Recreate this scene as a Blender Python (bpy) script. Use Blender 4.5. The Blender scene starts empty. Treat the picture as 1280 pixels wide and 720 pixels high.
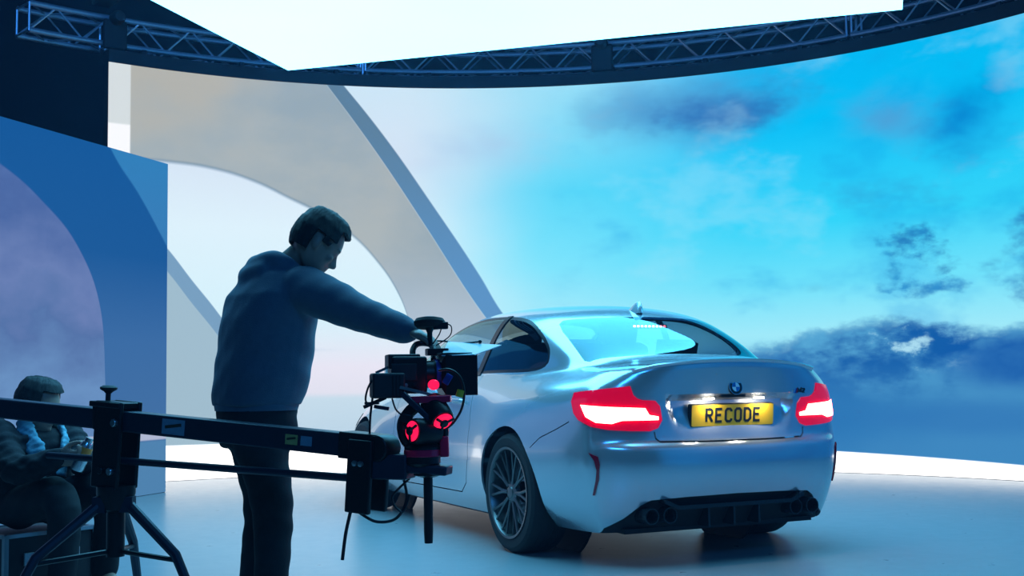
import bpy, bmesh, math, random
from mathutils import Vector, Matrix
from mathutils.bvhtree import BVHTree
from math import sin, cos, pi, radians, sqrt, atan2
SC = bpy.context.scene
COL = SC.collection
random.seed(7)

# ------------------------------------------------------------------ camera
CAM_H, PITCH, ROLL, FPX = 0.967, 0.0764, 0.0147, 1500.0
_sp, _cp, _sr, _cr = sin(PITCH), cos(PITCH), sin(ROLL), cos(ROLL)
_R0 = Vector((1, 0, 0)); _U0 = Vector((0, -_sp, _cp)); CAM_D = Vector((0, _cp, _sp))
CAM_X = _cr * _R0 - _sr * _U0
CAM_U = _sr * _R0 + _cr * _U0
cam_data = bpy.data.cameras.new('camera')
cam_data.sensor_width = 36.0
cam_data.lens = FPX / 1280 * 36.0
cam_data.clip_start = 0.05
cam = bpy.data.objects.new('camera', cam_data)
COL.objects.link(cam)
cam.matrix_world = Matrix(((CAM_X.x, CAM_U.x, -CAM_D.x, 0), (CAM_X.y, CAM_U.y, -CAM_D.y, 0),
                           (CAM_X.z, CAM_U.z, -CAM_D.z, CAM_H), (0, 0, 0, 1)))
SC.camera = cam

def ray(px, py):
    """direction (depth 1 along the optical axis) of a photo pixel"""
    return CAM_D + CAM_X * ((px - 640) / FPX) - CAM_U * ((py - 360) / FPX)
def at(px, py, Y):
    d = ray(px, py); t = Y / d.y
    return Vector((0, 0, CAM_H)) + d * t
def at_z(px, py, z):
    d = ray(px, py); t = (z - CAM_H) / d.z
    return Vector((0, 0, CAM_H)) + d * t
CEIL_E = 6.5
HAZE = 0.003
# ------------------------------------------------------------------ helpers
def link(o, parent=None):
    COL.objects.link(o)
    if parent is not None: o.parent = parent
    return o
def empty(name, label, cat, loc=(0, 0, 0), rz=0.0, group=None):
    o = bpy.data.objects.new(name, None); o.empty_display_size = .1
    COL.objects.link(o); o.location = loc; o.rotation_euler = (0, 0, rz)
    return tag(o, label, cat, group)
def tag(o, label, cat, group=None, kind=None):
    o['label'] = label; o['category'] = cat
    if group: o['group'] = group
    if kind: o['kind'] = kind
    return o
def smooth(me, ang=None):
    for p in me.polygons: p.use_smooth = True
    if ang is not None:
        bm = bmesh.new(); bm.from_mesh(me)
        for e in bm.edges:
            e.smooth = not (len(e.link_faces) == 2 and e.calc_face_angle(0) > radians(ang))
        bm.to_mesh(me); bm.free()
def obj(name, bm, mat, parent=None, sm=30, bevel=0.0, mats=None):
    me = bpy.data.meshes.new(name)
    bmesh.ops.recalc_face_normals(bm, faces=bm.faces[:])
    bm.to_mesh(me); bm.free()
    if sm: smooth(me, sm)
    if mat: me.materials.append(mat)
    for m in (mats or []): me.materials.append(m)
    o = bpy.data.objects.new(name, me); link(o, parent)
    if bevel:
        b = o.modifiers.new('bevel', 'BEVEL'); b.width = bevel; b.segments = 2
        b.limit_method = 'ANGLE'; b.angle_limit = radians(40)
    return o
def meshobj(name, me, mat, parent=None):
    me.name = name
    me.materials.clear(); me.materials.append(mat)
    return link(bpy.data.objects.new(name, me), parent)
def B(): return bmesh.new()
def add_box(bm, c, s, rot=None, mi=0):
    """box of full size s about c, optional rotation matrix"""
    M = Matrix.Translation(Vector(c)) @ (rot.to_4x4() if rot else Matrix.Identity(4)) @ Matrix.Diagonal((s[0], s[1], s[2], 1))
    r = bmesh.ops.create_cube(bm, size=1.0, matrix=M)
    if mi:
        for f in {f for v in r['verts'] for f in v.link_faces}: f.material_index = mi
    return r['verts']
def frame_of(d):
    d = Vector(d).normalized()
    u = Vector((0, 0, 1)) if abs(d.z) < .95 else Vector((1, 0, 0))
    a = d.cross(u).normalized(); b = a.cross(d)
    return a, b, d
def add_tube(bm, pts, r, n=10, caps=True, closed=False):
    """swept tube through pts; r a number or a list"""
    pts = [Vector(p) for p in pts]; m = len(pts)
    rs = r if isinstance(r, (list, tuple)) else [r] * m
    rings = []; a = None
    for i, p in enumerate(pts):
        if closed: d = pts[(i + 1) % m] - pts[i - 1]
        else: d = pts[min(i + 1, m - 1)] - pts[max(i - 1, 0)]
        d.normalize()
        if a is None: a = frame_of(d)[0]
        a = (a - d * a.dot(d)).normalized(); b = d.cross(a)
        rings.append([bm.verts.new(p + (a * cos(2 * pi * k / n) + b * sin(2 * pi * k / n)) * rs[i]) for k in range(n)])
    for i in range(m if closed else m - 1):
        A, C = rings[i], rings[(i + 1) % m]
        for k in range(n): bm.faces.new((A[k], A[(k + 1) % n], C[(k + 1) % n], C[k]))
    if caps and not closed:
        bm.faces.new(rings[0][::-1]); bm.faces.new(rings[-1])
def add_lathe(bm, prof, o=(0, 0, 0), axis=(0, 0, 1), n=32, closed=False):
    """profile of (radius, height) about an axis"""
    a, b, d = frame_of(axis); o = Vector(o); rings = []
    for r, h in prof:
        if r < 1e-6: rings.append([bm.verts.new(o + d * h)])
        else: rings.append([bm.verts.new(o + d * h + (a * cos(2 * pi * k / n) + b * sin(2 * pi * k / n)) * r) for k in range(n)])
    L = len(rings)
    for i in range(L if closed else L - 1):
        A, C = rings[i], rings[(i + 1) % L]
        for k in range(n):
            k2 = (k + 1) % n
            if len(A) == 1 and len(C) == 1: continue
            if len(A) == 1: bm.faces.new((A[0], C[k2], C[k]))
            elif len(C) == 1: bm.faces.new((A[k], A[k2], C[0]))
            else: bm.faces.new((A[k], A[k2], C[k2], C[k]))
def add_prism(bm, poly, o, eu, ev, d0, d1):
    """polygon (u,v) in the plane o + u*eu + v*ev, extruded from d0 to d1 along eu x ev"""
    o, eu, ev = Vector(o), Vector(eu), Vector(ev); w = eu.cross(ev).normalized()
    A = [bm.verts.new(o + eu * u + ev * v + w * d0) for u, v in poly]
    C = [bm.verts.new(o + eu * u + ev * v + w * d1) for u, v in poly]
    n = len(poly)
    f1 = bm.faces.new(A[::-1]); f2 = bm.faces.new(C)
    for i in range(n): bm.faces.new((A[i], A[(i + 1) % n], C[(i + 1) % n], C[i]))
    bmesh.ops.triangulate(bm, faces=[f1, f2])
def loft(bm, rings, caps=True, closed=True):
    V = [[bm.verts.new(p) for p in r] for r in rings]
    n = len(V[0])
    for i in range(len(V) - 1):
        for k in range(n if closed else n - 1):
            bm.faces.new((V[i][k], V[i][(k + 1) % n], V[i + 1][(k + 1) % n], V[i + 1][k]))
    if caps and closed:
        bm.faces.new(V[0][::-1]); bm.faces.new(V[-1])
    return V
def evaluated(o):
    dg = bpy.context.evaluated_depsgraph_get()
    return bpy.data.meshes.new_from_object(o.evaluated_get(dg))
def boolean(me, cut_bm, op):
    """mesh boolean of a mesh with a closed bmesh"""
    bmesh.ops.recalc_face_normals(cut_bm, faces=cut_bm.faces[:])
    cm = bpy.data.meshes.new('cut'); cut_bm.to_mesh(cm); cut_bm.free()
    a = bpy.data.objects.new('a', me); c = bpy.data.objects.new('c', cm)
    COL.objects.link(a); COL.objects.link(c)
    m = a.modifiers.new('b', 'BOOLEAN'); m.operation = op; m.solver = 'EXACT'; m.object = c
    r = evaluated(a)
    bpy.data.objects.remove(a); bpy.data.objects.remove(c); bpy.data.meshes.remove(cm)
    return r
def skin(name, edges, joints, mat, parent=None, sub=2, root=0):
    """limb surface from a joint skeleton: joints [(pos, (rx, ry))]"""
    me = bpy.data.meshes.new(name)
    me.from_pydata([j[0] for j in joints], edges, [])
    o = bpy.data.objects.new(name, me); COL.objects.link(o)
    m = o.modifiers.new('skin', 'SKIN'); m.use_smooth_shade = True
    for i, j in enumerate(joints):
        r = j[1] if isinstance(j[1], (tuple, list)) else (j[1], j[1])
        me.skin_vertices[0].data[i].radius = r
        me.skin_vertices[0].data[i].use_root = (i == root)
    s = o.modifiers.new('sub', 'SUBSURF'); s.levels = sub; s.render_levels = sub
    r = evaluated(o)
    bpy.data.objects.remove(o)
    smooth(r)
    return meshobj(name, r, mat, parent)
def spline(pts, n=8, closed=False):
    """Catmull-Rom through pts (any dimension)"""
    P = [Vector(p) for p in pts]; out = []; m = len(P)
    g = (lambda i: P[i % m]) if closed else (lambda i: P[max(0, min(m - 1, i))])
    for i in range(m if closed else m - 1):
        p0, p1, p2, p3 = g(i - 1), g(i), g(i + 1), g(i + 2)
        for k in range(n):
            t = k / n
            out.append(.5 * (2 * p1 + (p2 - p0) * t + (2 * p0 - 5 * p1 + 4 * p2 - p3) * t * t + (3 * p1 - p0 - 3 * p2 + p3) * t ** 3))
    if not closed: out.append(P[-1])
    return out

# ------------------------------------------------------------------ materials
class NT:
    """small expression builder over a node tree"""
    def __init__(s, t): s.t = t
    def n(s, typ, **kw):
        x = s.t.nodes.new(typ)
        for k, v in kw.items(): setattr(x, k, v)
        return x
    def put(s, sock, v):
        if hasattr(v, 'links') or isinstance(v, bpy.types.NodeSocket): s.t.links.new(v, sock)
        else: sock.default_value = v
    def m(s, op, a, b=None, c=None):
        x = s.n('ShaderNodeMath', operation=op); s.put(x.inputs[0], a)
        if b is not None: s.put(x.inputs[1], b)
        if c is not None: s.put(x.inputs[2], c)
        return x.outputs[0]
    def step(s, v, a, b, lo=0., hi=1.):
        x = s.n('ShaderNodeMapRange', interpolation_type='SMOOTHSTEP'); s.put(x.inputs[0], v)
        for i, q in enumerate((a, b, lo, hi)): s.put(x.inputs[i + 1], q)
        return x.outputs[0]
    def mix(s, f, a, b):
        x = s.n('ShaderNodeMix', data_type='RGBA'); s.put(x.inputs[0], f)
        s.put(x.inputs[6], a if not isinstance(a, tuple) else (*a, 1)); s.put(x.inputs[7], b if not isinstance(b, tuple) else (*b, 1))
        return x.outputs[2]
    def noise(s, vec, scale, detail=3., rough=.5, dim='3D'):
        x = s.n('ShaderNodeTexNoise'); s.put(x.inputs['Vector'], vec)
        x.inputs['Scale'].default_value = scale; x.inputs['Detail'].default_value = detail; x.inputs['Roughness'].default_value = rough
        return x.outputs['Fac']
    def xyz(s, x, y, z):
        c = s.n('ShaderNodeCombineXYZ')
        for i, v in enumerate((x, y, z)): s.put(c.inputs[i], v)
        return c.outputs[0]
MATS = {}
def mat(name, col, rough=.5, metal=0., noise=None, bump=None, coat=0., spec=.5, emit=None, estr=0., alpha=1., trans=0., ior=1.45, sheen=0.):
    """principled material; noise=(scale, amount) breaks up the colour, bump=(scale, strength) the surface"""
    if name in MATS: return MATS[name]
    M = bpy.data.materials.new(name); M.use_nodes = True; t = M.node_tree; e = NT(t)
    p = t.nodes['Principled BSDF']
    p.inputs['Base Color'].default_value = (*col, 1); p.inputs['Roughness'].default_value = rough
    p.inputs['Metallic'].default_value = metal; p.inputs['Coat Weight'].default_value = coat
    p.inputs['Coat Roughness'].default_value = .04
    p.inputs['Specular IOR Level'].default_value = spec; p.inputs['IOR'].default_value = ior
    p.inputs['Transmission Weight'].default_value = trans; p.inputs['Alpha'].default_value = alpha
    p.inputs['Sheen Weight'].default_value = sheen
    tc = e.n('ShaderNodeTexCoord').outputs['Object']
    if noise:
        f = e.noise(tc, noise[0], 4., .6)
        k = noise[1]
        e.put(p.inputs['Base Color'], e.mix(f, tuple(c * (1 - k) for c in col), tuple(min(1, c * (1 + k)) for c in col)))
    if bump:
        b = e.n('ShaderNodeBump'); b.inputs['Strength'].default_value = bump[1]; b.inputs['Distance'].default_value = .004
        e.put(b.inputs['Height'], e.noise(tc, bump[0], 3., .6)); e.put(p.inputs['Normal'], b.outputs[0])
    if emit:
        p.inputs['Emission Color'].default_value = (*emit, 1); p.inputs['Emission Strength'].default_value = estr
    MATS[name] = M
    return M
# ------------------------------------------------------------------ the stage
WC, WR, WH = Vector((-.23, 7.1, 0)), 6.02, 4.2
def lin(r, g, b): return tuple(((c / 255 / 12.92) if c <= 10 else ((c / 255 + .055) / 1.055) ** 2.4) for c in (r, g, b))
def wallp(phi, r, z): return Vector((WC.x + r * sin(phi), WC.y + r * cos(phi), z))
def struct(o, label=None):
    o['kind'] = 'structure'
    if label: o['label'] = label
    return o
def fcurve(e, x, pts, x0, x1, y0, y1):
    """curve y(x) through pts as a Float Curve node"""
    n = e.n('ShaderNodeFloatCurve'); c = n.mapping.curves[0]
    P = sorted(((p[0] - x0) / (x1 - x0), (p[1] - y0) / (y1 - y0)) for p in pts)
    c.points[0].location = P[0]; c.points[-1].location = P[-1]
    for p in P[1:-1]: c.points.new(*p)
    n.mapping.use_clip = False; n.mapping.update()
    e.put(n.inputs['Value'], e.m('DIVIDE', e.m('SUBTRACT', x, x0), x1 - x0))
    return e.m('ADD', e.m('MULTIPLY', n.outputs[0], y1 - y0), y0)
def ramp(e, f, stops):
    r = e.n('ShaderNodeValToRGB'); el = r.color_ramp.elements
    while len(el) < len(stops): el.new(.5)
    for q, (p, c) in zip(el, stops): q.position = p; q.color = (*c, 1)
    e.put(r.inputs[0], f); return r.outputs[0]
def screen_uv(e):
    s = e.n('ShaderNodeSeparateXYZ'); e.put(s.inputs[0], e.n('ShaderNodeUVMap', uv_map='picture').outputs[0])
    return s.outputs[0], s.outputs[1]
def screen_out(t, e, col, strength=1.0):
    em = e.n('ShaderNodeEmission'); e.put(em.inputs[0], col); e.put(em.inputs[1], strength)
    gl = e.n('ShaderNodeBsdfDiffuse'); gl.inputs[0].default_value = (.01, .01, .012, 1)
    ad = e.n('ShaderNodeAddShader'); e.put(ad.inputs[0], em.outputs[0]); e.put(ad.inputs[1], gl.outputs[0])
    e.put(e.n('ShaderNodeOutputMaterial').inputs[0], ad.outputs[0])
def blob(e, u, v, u0, v0, ru, rv, nz, k):
    a = e.m('DIVIDE', e.m('SUBTRACT', u, u0), ru); b = e.m('DIVIDE', e.m('SUBTRACT', v, v0), rv)
    d = e.m('SQRT', e.m('ADD', e.m('MULTIPLY', a, a), e.m('MULTIPLY', b, b)))
    return e.m('ADD', e.m('SUBTRACT', 1.0, d), e.m('MULTIPLY', e.m('SUBTRACT', nz, .5), k))

def wall_picture():
    M = bpy.data.materials.new('led_sky_picture'); M.use_nodes = True; t = M.node_tree; t.nodes.clear(); e = NT(t)
    u, v = screen_uv(e)
    vec = e.xyz(u, v, 0.0); vs = e.xyz(e.m('MULTIPLY', u, .55), v, 0.3)
    n1 = e.noise(vs, 1.1, 5., .58); n2 = e.noise(vs, 2.6, 6., .62); n3 = e.noise(vs, .55, 3., .5)
    # clear sky: pale at the left, cyan towards the right, paler near the horizon
    h = e.m('DIVIDE', v, 4.2)
    left = ramp(e, h, [(.0, lin(176, 205, 226)), (.19, lin(198, 220, 235)), (.205, lin(226, 226, 240)), (.27, lin(232, 230, 244)), (.40, lin(214, 242, 252)), (.62, lin(222, 242, 252)), (.8, lin(214, 228, 244)), (1, lin(205, 230, 245))])
    mid = ramp(e, h, [(.0, lin(150, 200, 226)), (.2, lin(176, 222, 240)), (.33, lin(176, 236, 250)), (.52, lin(126, 228, 252)), (.72, lin(90, 216, 248)), (1, lin(150, 222, 246))])
    right = ramp(e, h, [(.0, lin(86, 146, 196)), (.2, lin(120, 200, 232)), (.33, lin(160, 234, 250)), (.45, lin(112, 226, 251)), (.6, lin(50, 212, 249)), (.85, lin(0, 192, 246)), (1, lin(0, 184, 242))])
    wob = e.m('ADD', u, e.m('MULTIPLY', e.m('SUBTRACT', n3, .5), 1.6))
    col = e.mix(e.step(wob, -1.2, .9), left, mid)
    col = e.mix(e.step(wob, .6, 3.0), col, right)
    def cloud(col, f, c): return e.mix(f, col, c)
    # soft pale wisps high on the left, pinkish
    f = blob(e, u, v, .1, 3.55, 1.5, .6, n1, 2.4); col = cloud(col, e.m('MULTIPLY', e.step(f, .2, 1.3), .55), lin(170, 190, 226))
    # slate cloud under the truss in the middle
    f = blob(e, u, v, 2.2, 3.85, 1.9, .62, n1, 1.8); col = cloud(col, e.m('MULTIPLY', e.step(f, .1, 1.0), .85), lin(72, 138, 196))
    f = blob(e, u, v, 2.6, 3.78, 1.5, .36, n2, 2.2); col = cloud(col, e.m('MULTIPLY', e.step(f, .2, 1.1), .75), lin(40, 100, 176))
    # grey and blue clouds at the upper right
    f = blob(e, u, v, 4.35, 3.5, .9, .55, n1, 2.4); col = cloud(col, e.m('MULTIPLY', e.step(f, .1, 1.0), .75), lin(84, 150, 206))
    f = blob(e, u, v, 5.05, 3.35, .8, .7, n1, 2.2); col = cloud(col, e.m('MULTIPLY', e.step(f, .2, 1.0), .85), lin(0, 124, 204))
    f = blob(e, u, v, 4.4, 2.75, .9, .3, n2, 2.6); col = cloud(col, e.m('MULTIPLY', e.step(f, .3, 1.1), .5), lin(46, 156, 214))
    # small dark cloud tufts at the right
    f = blob(e, u, v, 4.55, 2.12, .62, .30, n2, 3.0); col = cloud(col, e.m('MULTIPLY', e.step(f, .15, .7), .9), lin(30, 108, 178))
    f = blob(e, u, v, 4.75, 1.78, .42, .18, n2, 3.0); col = cloud(col, e.m('MULTIPLY', e.step(f, .3, .9), .85), lin(26, 110, 184))
    f = blob(e, u, v, 5.75, 2.15, .62, .75, n2, 2.8); col = cloud(col, e.m('MULTIPLY', e.step(f, .2, .9), .85), lin(40, 112, 184))
    f = blob(e, u, v, 3.5, 1.85, .3, .1, n2, 2.4); col = cloud(col, e.m('MULTIPLY', e.step(f, .3, 1.1), .35), lin(80, 170, 214))
    # bank of storm clouds along the horizon at the right
    top = e.m('ADD', fcurve(e, u, [(1.0, .75), (2.4, 1.05), (3.0, 1.34), (3.6, 1.48), (4.4, 1.52), (5.2, 1.40), (6.5, 1.36), (9, 1.5)], 1, 9, 0, 2), e.m('MULTIPLY', e.m('SUBTRACT', n2, .5), .75))
    bank = e.m('MULTIPLY', e.step(e.m('SUBTRACT', top, v), -.03, .16), e.step(u, 1.3, 3.0))
    bcol = e.mix(e.step(e.m('ADD', e.m('MULTIPLY', n1, .5), e.m('MULTIPLY', n2, .5)), .43, .58), lin(16, 90, 166), lin(84, 164, 210))
    bcol = e.mix(e.step(v, 1.25, .55), bcol, e.mix(e.step(n3, .35, .65), lin(36, 112, 178), lin(62, 134, 190)))
    bcol = e.mix(e.m('MULTIPLY', e.m('MULTIPLY', e.step(n2, .58, .68), e.step(v, .95, 1.1)), e.step(u, 5.2, 4.4)), bcol, lin(170, 220, 240))
    f = blob(e, u, v, 5.6, 1.1, 1.3, .34, n1, .8); bcol = e.mix(e.m('MULTIPLY', e.step(f, 0., .7), .8), bcol, lin(10, 82, 166))
    f = blob(e, u, v, 4.9, .55, 1.6, .22, n1, .8); bcol = e.mix(e.m('MULTIPLY', e.step(f, 0., .8), .45), bcol, lin(40, 108, 178))
    mot = e.step(u, .2, 1.5)
    col = e.mix(e.m('MULTIPLY', e.m('MULTIPLY', e.step(n1, .52, .68), mot), .30), col, lin(168, 232, 250))
    col = e.mix(e.m('MULTIPLY', e.m('MULTIPLY', e.step(n1, .48, .34), mot), .35), col, lin(16, 158, 228))
    col = e.mix(bank, col, bcol)
    # unseen part of the picture, an added deep blue that tints the car's rear
    col = e.mix(e.step(u, 6.4, 8.6), col, e.mix(e.step(n1, .35, .65), lin(0, 84, 160), lin(14, 124, 200)))
    # sea and mist on the left, long dark streaks of cloud low in the opening
    f = blob(e, u, v, -2.0, 1.32, .5, .05, n2, 2.2); col = e.mix(e.m('MULTIPLY', e.step(f, .1, 1.), .5), col, lin(168, 196, 222))
    # ---- the white arch: soffit, face and shaded edge
    stone = e.mix(e.step(n1, .3, .7), lin(150, 168, 178), lin(172, 181, 182))
    stone = e.mix(e.m('MULTIPLY', e.step(n3, .45, .62), e.step(v, 2.6, 3.6)), stone, lin(178, 178, 170))
    stone = e.mix(e.step(v, 2.6, 1.2), stone, lin(178, 196, 214))
    oi = fcurve(e, v, [(0, 1.16), (.9, .52), (1.73, -.12), (2.69, -.73), (3.48, -1.25), (4.3, -1.86)], 0, 4.3, -2, 2)
    oo = fcurve(e, v, [(0, 1.36), (.9, .74), (1.73, .1), (2.11, -.12), (2.91, -.64), (3.66, -1.16), (4.3, -1.68)], 0, 4.3, -2, 2)
    zi = fcurve(e, u, [(-3.9, 3.24), (-3.5, 3.25), (-2.96, 3.21), (-2.54, 3.1), (-2.2, 2.95), (-1.86, 2.79), (-1.51, 2.56), (-1.25, 2.29), (-1.04, 1.98), (-.91, 1.66), (-.84, 1.3), (-.80, .8), (-.79, .0)], -3.9, -.79, 0, 4)
    w = .012
    inside = e.m('MULTIPLY', e.step(e.m('SUBTRACT', zi, v), -w, w), e.step(u, -.80, -.81))
    arch = e.m('MULTIPLY', e.step(e.m('SUBTRACT', oi, u), -w, w), e.m('SUBTRACT', 1., inside))
    edge = e.m('MULTIPLY', e.m('MULTIPLY', e.step(e.m('SUBTRACT', oo, u), -w, w), e.step(e.m('SUBTRACT', u, oi), -w, w)), 1.0)
    above = e.step(v, .30, .34)
    col = e.mix(e.m('MULTIPLY', edge, above), col, e.mix(e.step(v, 4.0, 1.7), lin(92, 126, 152), lin(92, 146, 196)))
    col = e.mix(e.m('MULTIPLY', arch, above), col, stone)
    rim = e.m('MULTIPLY', e.m('MULTIPLY', e.step(e.m('ABSOLUTE', e.m('SUBTRACT', zi, v)), .035, .0), e.step(u, -.82, -.95)), .55)
    col = e.mix(rim, col, lin(96, 132, 160))
    # leg of the near arch at the lower left with its shaded edge
    bu = fcurve(e, u, [(-4.4, 3.3), (-3.45, 2.34), (-3.21, 2.04), (-2.94, 1.71), (-2.62, 1.25), (-2.38, .7), (-2.25, .2)], -4.4, -2.25, 0, 4)
    leg = e.step(e.m('SUBTRACT', bu, v), -w, w); face = e.step(e.m('SUBTRACT', e.m('SUBTRACT', bu, .235), v), -w, w)
    lim = e.m('MULTIPLY', e.step(u, -2.24, -2.26), above)
    col = e.mix(e.m('MULTIPLY', leg, lim), col, lin(120, 158, 190)); col = e.mix(e.m('MULTIPLY', face, lim), col, lin(160, 188, 204))
    # bright strip at the left end of the wall
    st = e.step(u, -3.84, -3.86)
    col = e.mix(st, col, e.mix(e.step(v, 3.60, 3.57), lin(214, 222, 224), lin(250, 252, 255)))
    # glowing white ground along the foot of the picture
    gt = e.m('SUBTRACT', e.m('SUBTRACT', .31, e.m('MULTIPLY', u, .02)), e.m('MULTIPLY', e.m('MULTIPLY', u, u), .002))
    band = e.m('MULTIPLY', e.step(e.m('SUBTRACT', gt, v), -.01, .01), e.step(u, 7.6, 6.6))
    col = e.mix(band, col, (1, 1, 1))
    screen_out(t, e, col, e.m('ADD', 1.0, e.m('MULTIPLY', band, .9)))
    return M
def side_picture():
    M = bpy.data.materials.new('side_led_picture'); M.use_nodes = True; t = M.node_tree; t.nodes.clear(); e = NT(t)
    u, v = screen_uv(e)
    vs = e.xyz(u, e.m('MULTIPLY', v, 1.6), 0.); n1 = e.noise(vs, 1.3, 4., .55); n3 = e.noise(vs, .5, 2.)
    w = .012
    sky = ramp(e, e.m('ADD', e.m('DIVIDE', v, 3.0), e.m('MULTIPLY', e.m('SUBTRACT', n1, .5), .5)), [(0, lin(86, 120, 170)), (.3, lin(104, 142, 190)), (.48, lin(84, 112, 164)), (.6, lin(104, 124, 176)), (.8, lin(74, 100, 158)), (1, lin(96, 124, 180))])
    archc = ramp(e, e.m('DIVIDE', v, 3.0), [(0, lin(70, 112, 160)), (.45, lin(58, 104, 160)), (.7, lin(24, 84, 148)), (1, lin(16, 82, 148))])
    sidec = ramp(e, e.m('DIVIDE', v, 3.0), [(0, lin(76, 122, 172)), (.5, lin(62, 118, 176)), (1, lin(48, 124, 182))])
    zi = fcurve(e, u, [(-1.0, 2.9), (.01, 2.64), (.45, 2.44), (.94, 2.08), (1.21, 1.63), (1.29, .98), (1.30, 0)], -1, 1.3, 0, 3)
    inside = e.m('MULTIPLY', e.step(e.m('SUBTRACT', zi, v), -w, w), e.step(u, 1.295, 1.29))
    dg = fcurve(e, u, [(1.25, 3.1), (1.35, 2.97), (1.75, 2.64), (2.18, 2.22), (2.4, 2.0)], 1.25, 2.4, 0, 3.2)
    dgf = e.m('MULTIPLY', e.step(e.m('SUBTRACT', v, dg), -.02, .02), e.step(u, 1.28, 1.3))
    col = e.mix(inside, archc, sky); col = e.mix(dgf, col, sidec)
    bt = e.m('MULTIPLY', e.step(v, .47, .49), e.step(v, .56, .54))
    col = e.mix(e.m('MULTIPLY', bt, .75), col, lin(196, 200, 222)); col = e.mix(e.step(v, .48, .46), col, lin(78, 128, 172))
    screen_out(t, e, col, 1.0)
    return M

def curved_screen(name, p0, p1, n, z0, z1, m, parent, mv=8):
    me = bpy.data.meshes.new(name); vs, fs, uvs = [], [], []
    for i in range(n + 1):
        ph = p0 + (p1 - p0) * i / n
        for j in range(mv + 1):
            z = z0 + (z1 - z0) * j / mv
            vs.append(wallp(ph, WR, z)); uvs.append((WR * ph, z))
    for i in range(n):
        for j in range(mv):
            a = i * (mv + 1) + j; fs.append((a, a + mv + 1, a + mv + 2, a + 1))
    me.from_pydata(vs, [], fs); ul = me.uv_layers.new(name='picture')
    for p in me.polygons:
        for li in p.loop_indices: ul.data[li].uv = uvs[me.loops[li].vertex_index]
    if me.polygons[0].normal.dot(WC - vs[0]) < 0: me.flip_normals()
    smooth(me); return meshobj(name, me, m, parent)

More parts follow.
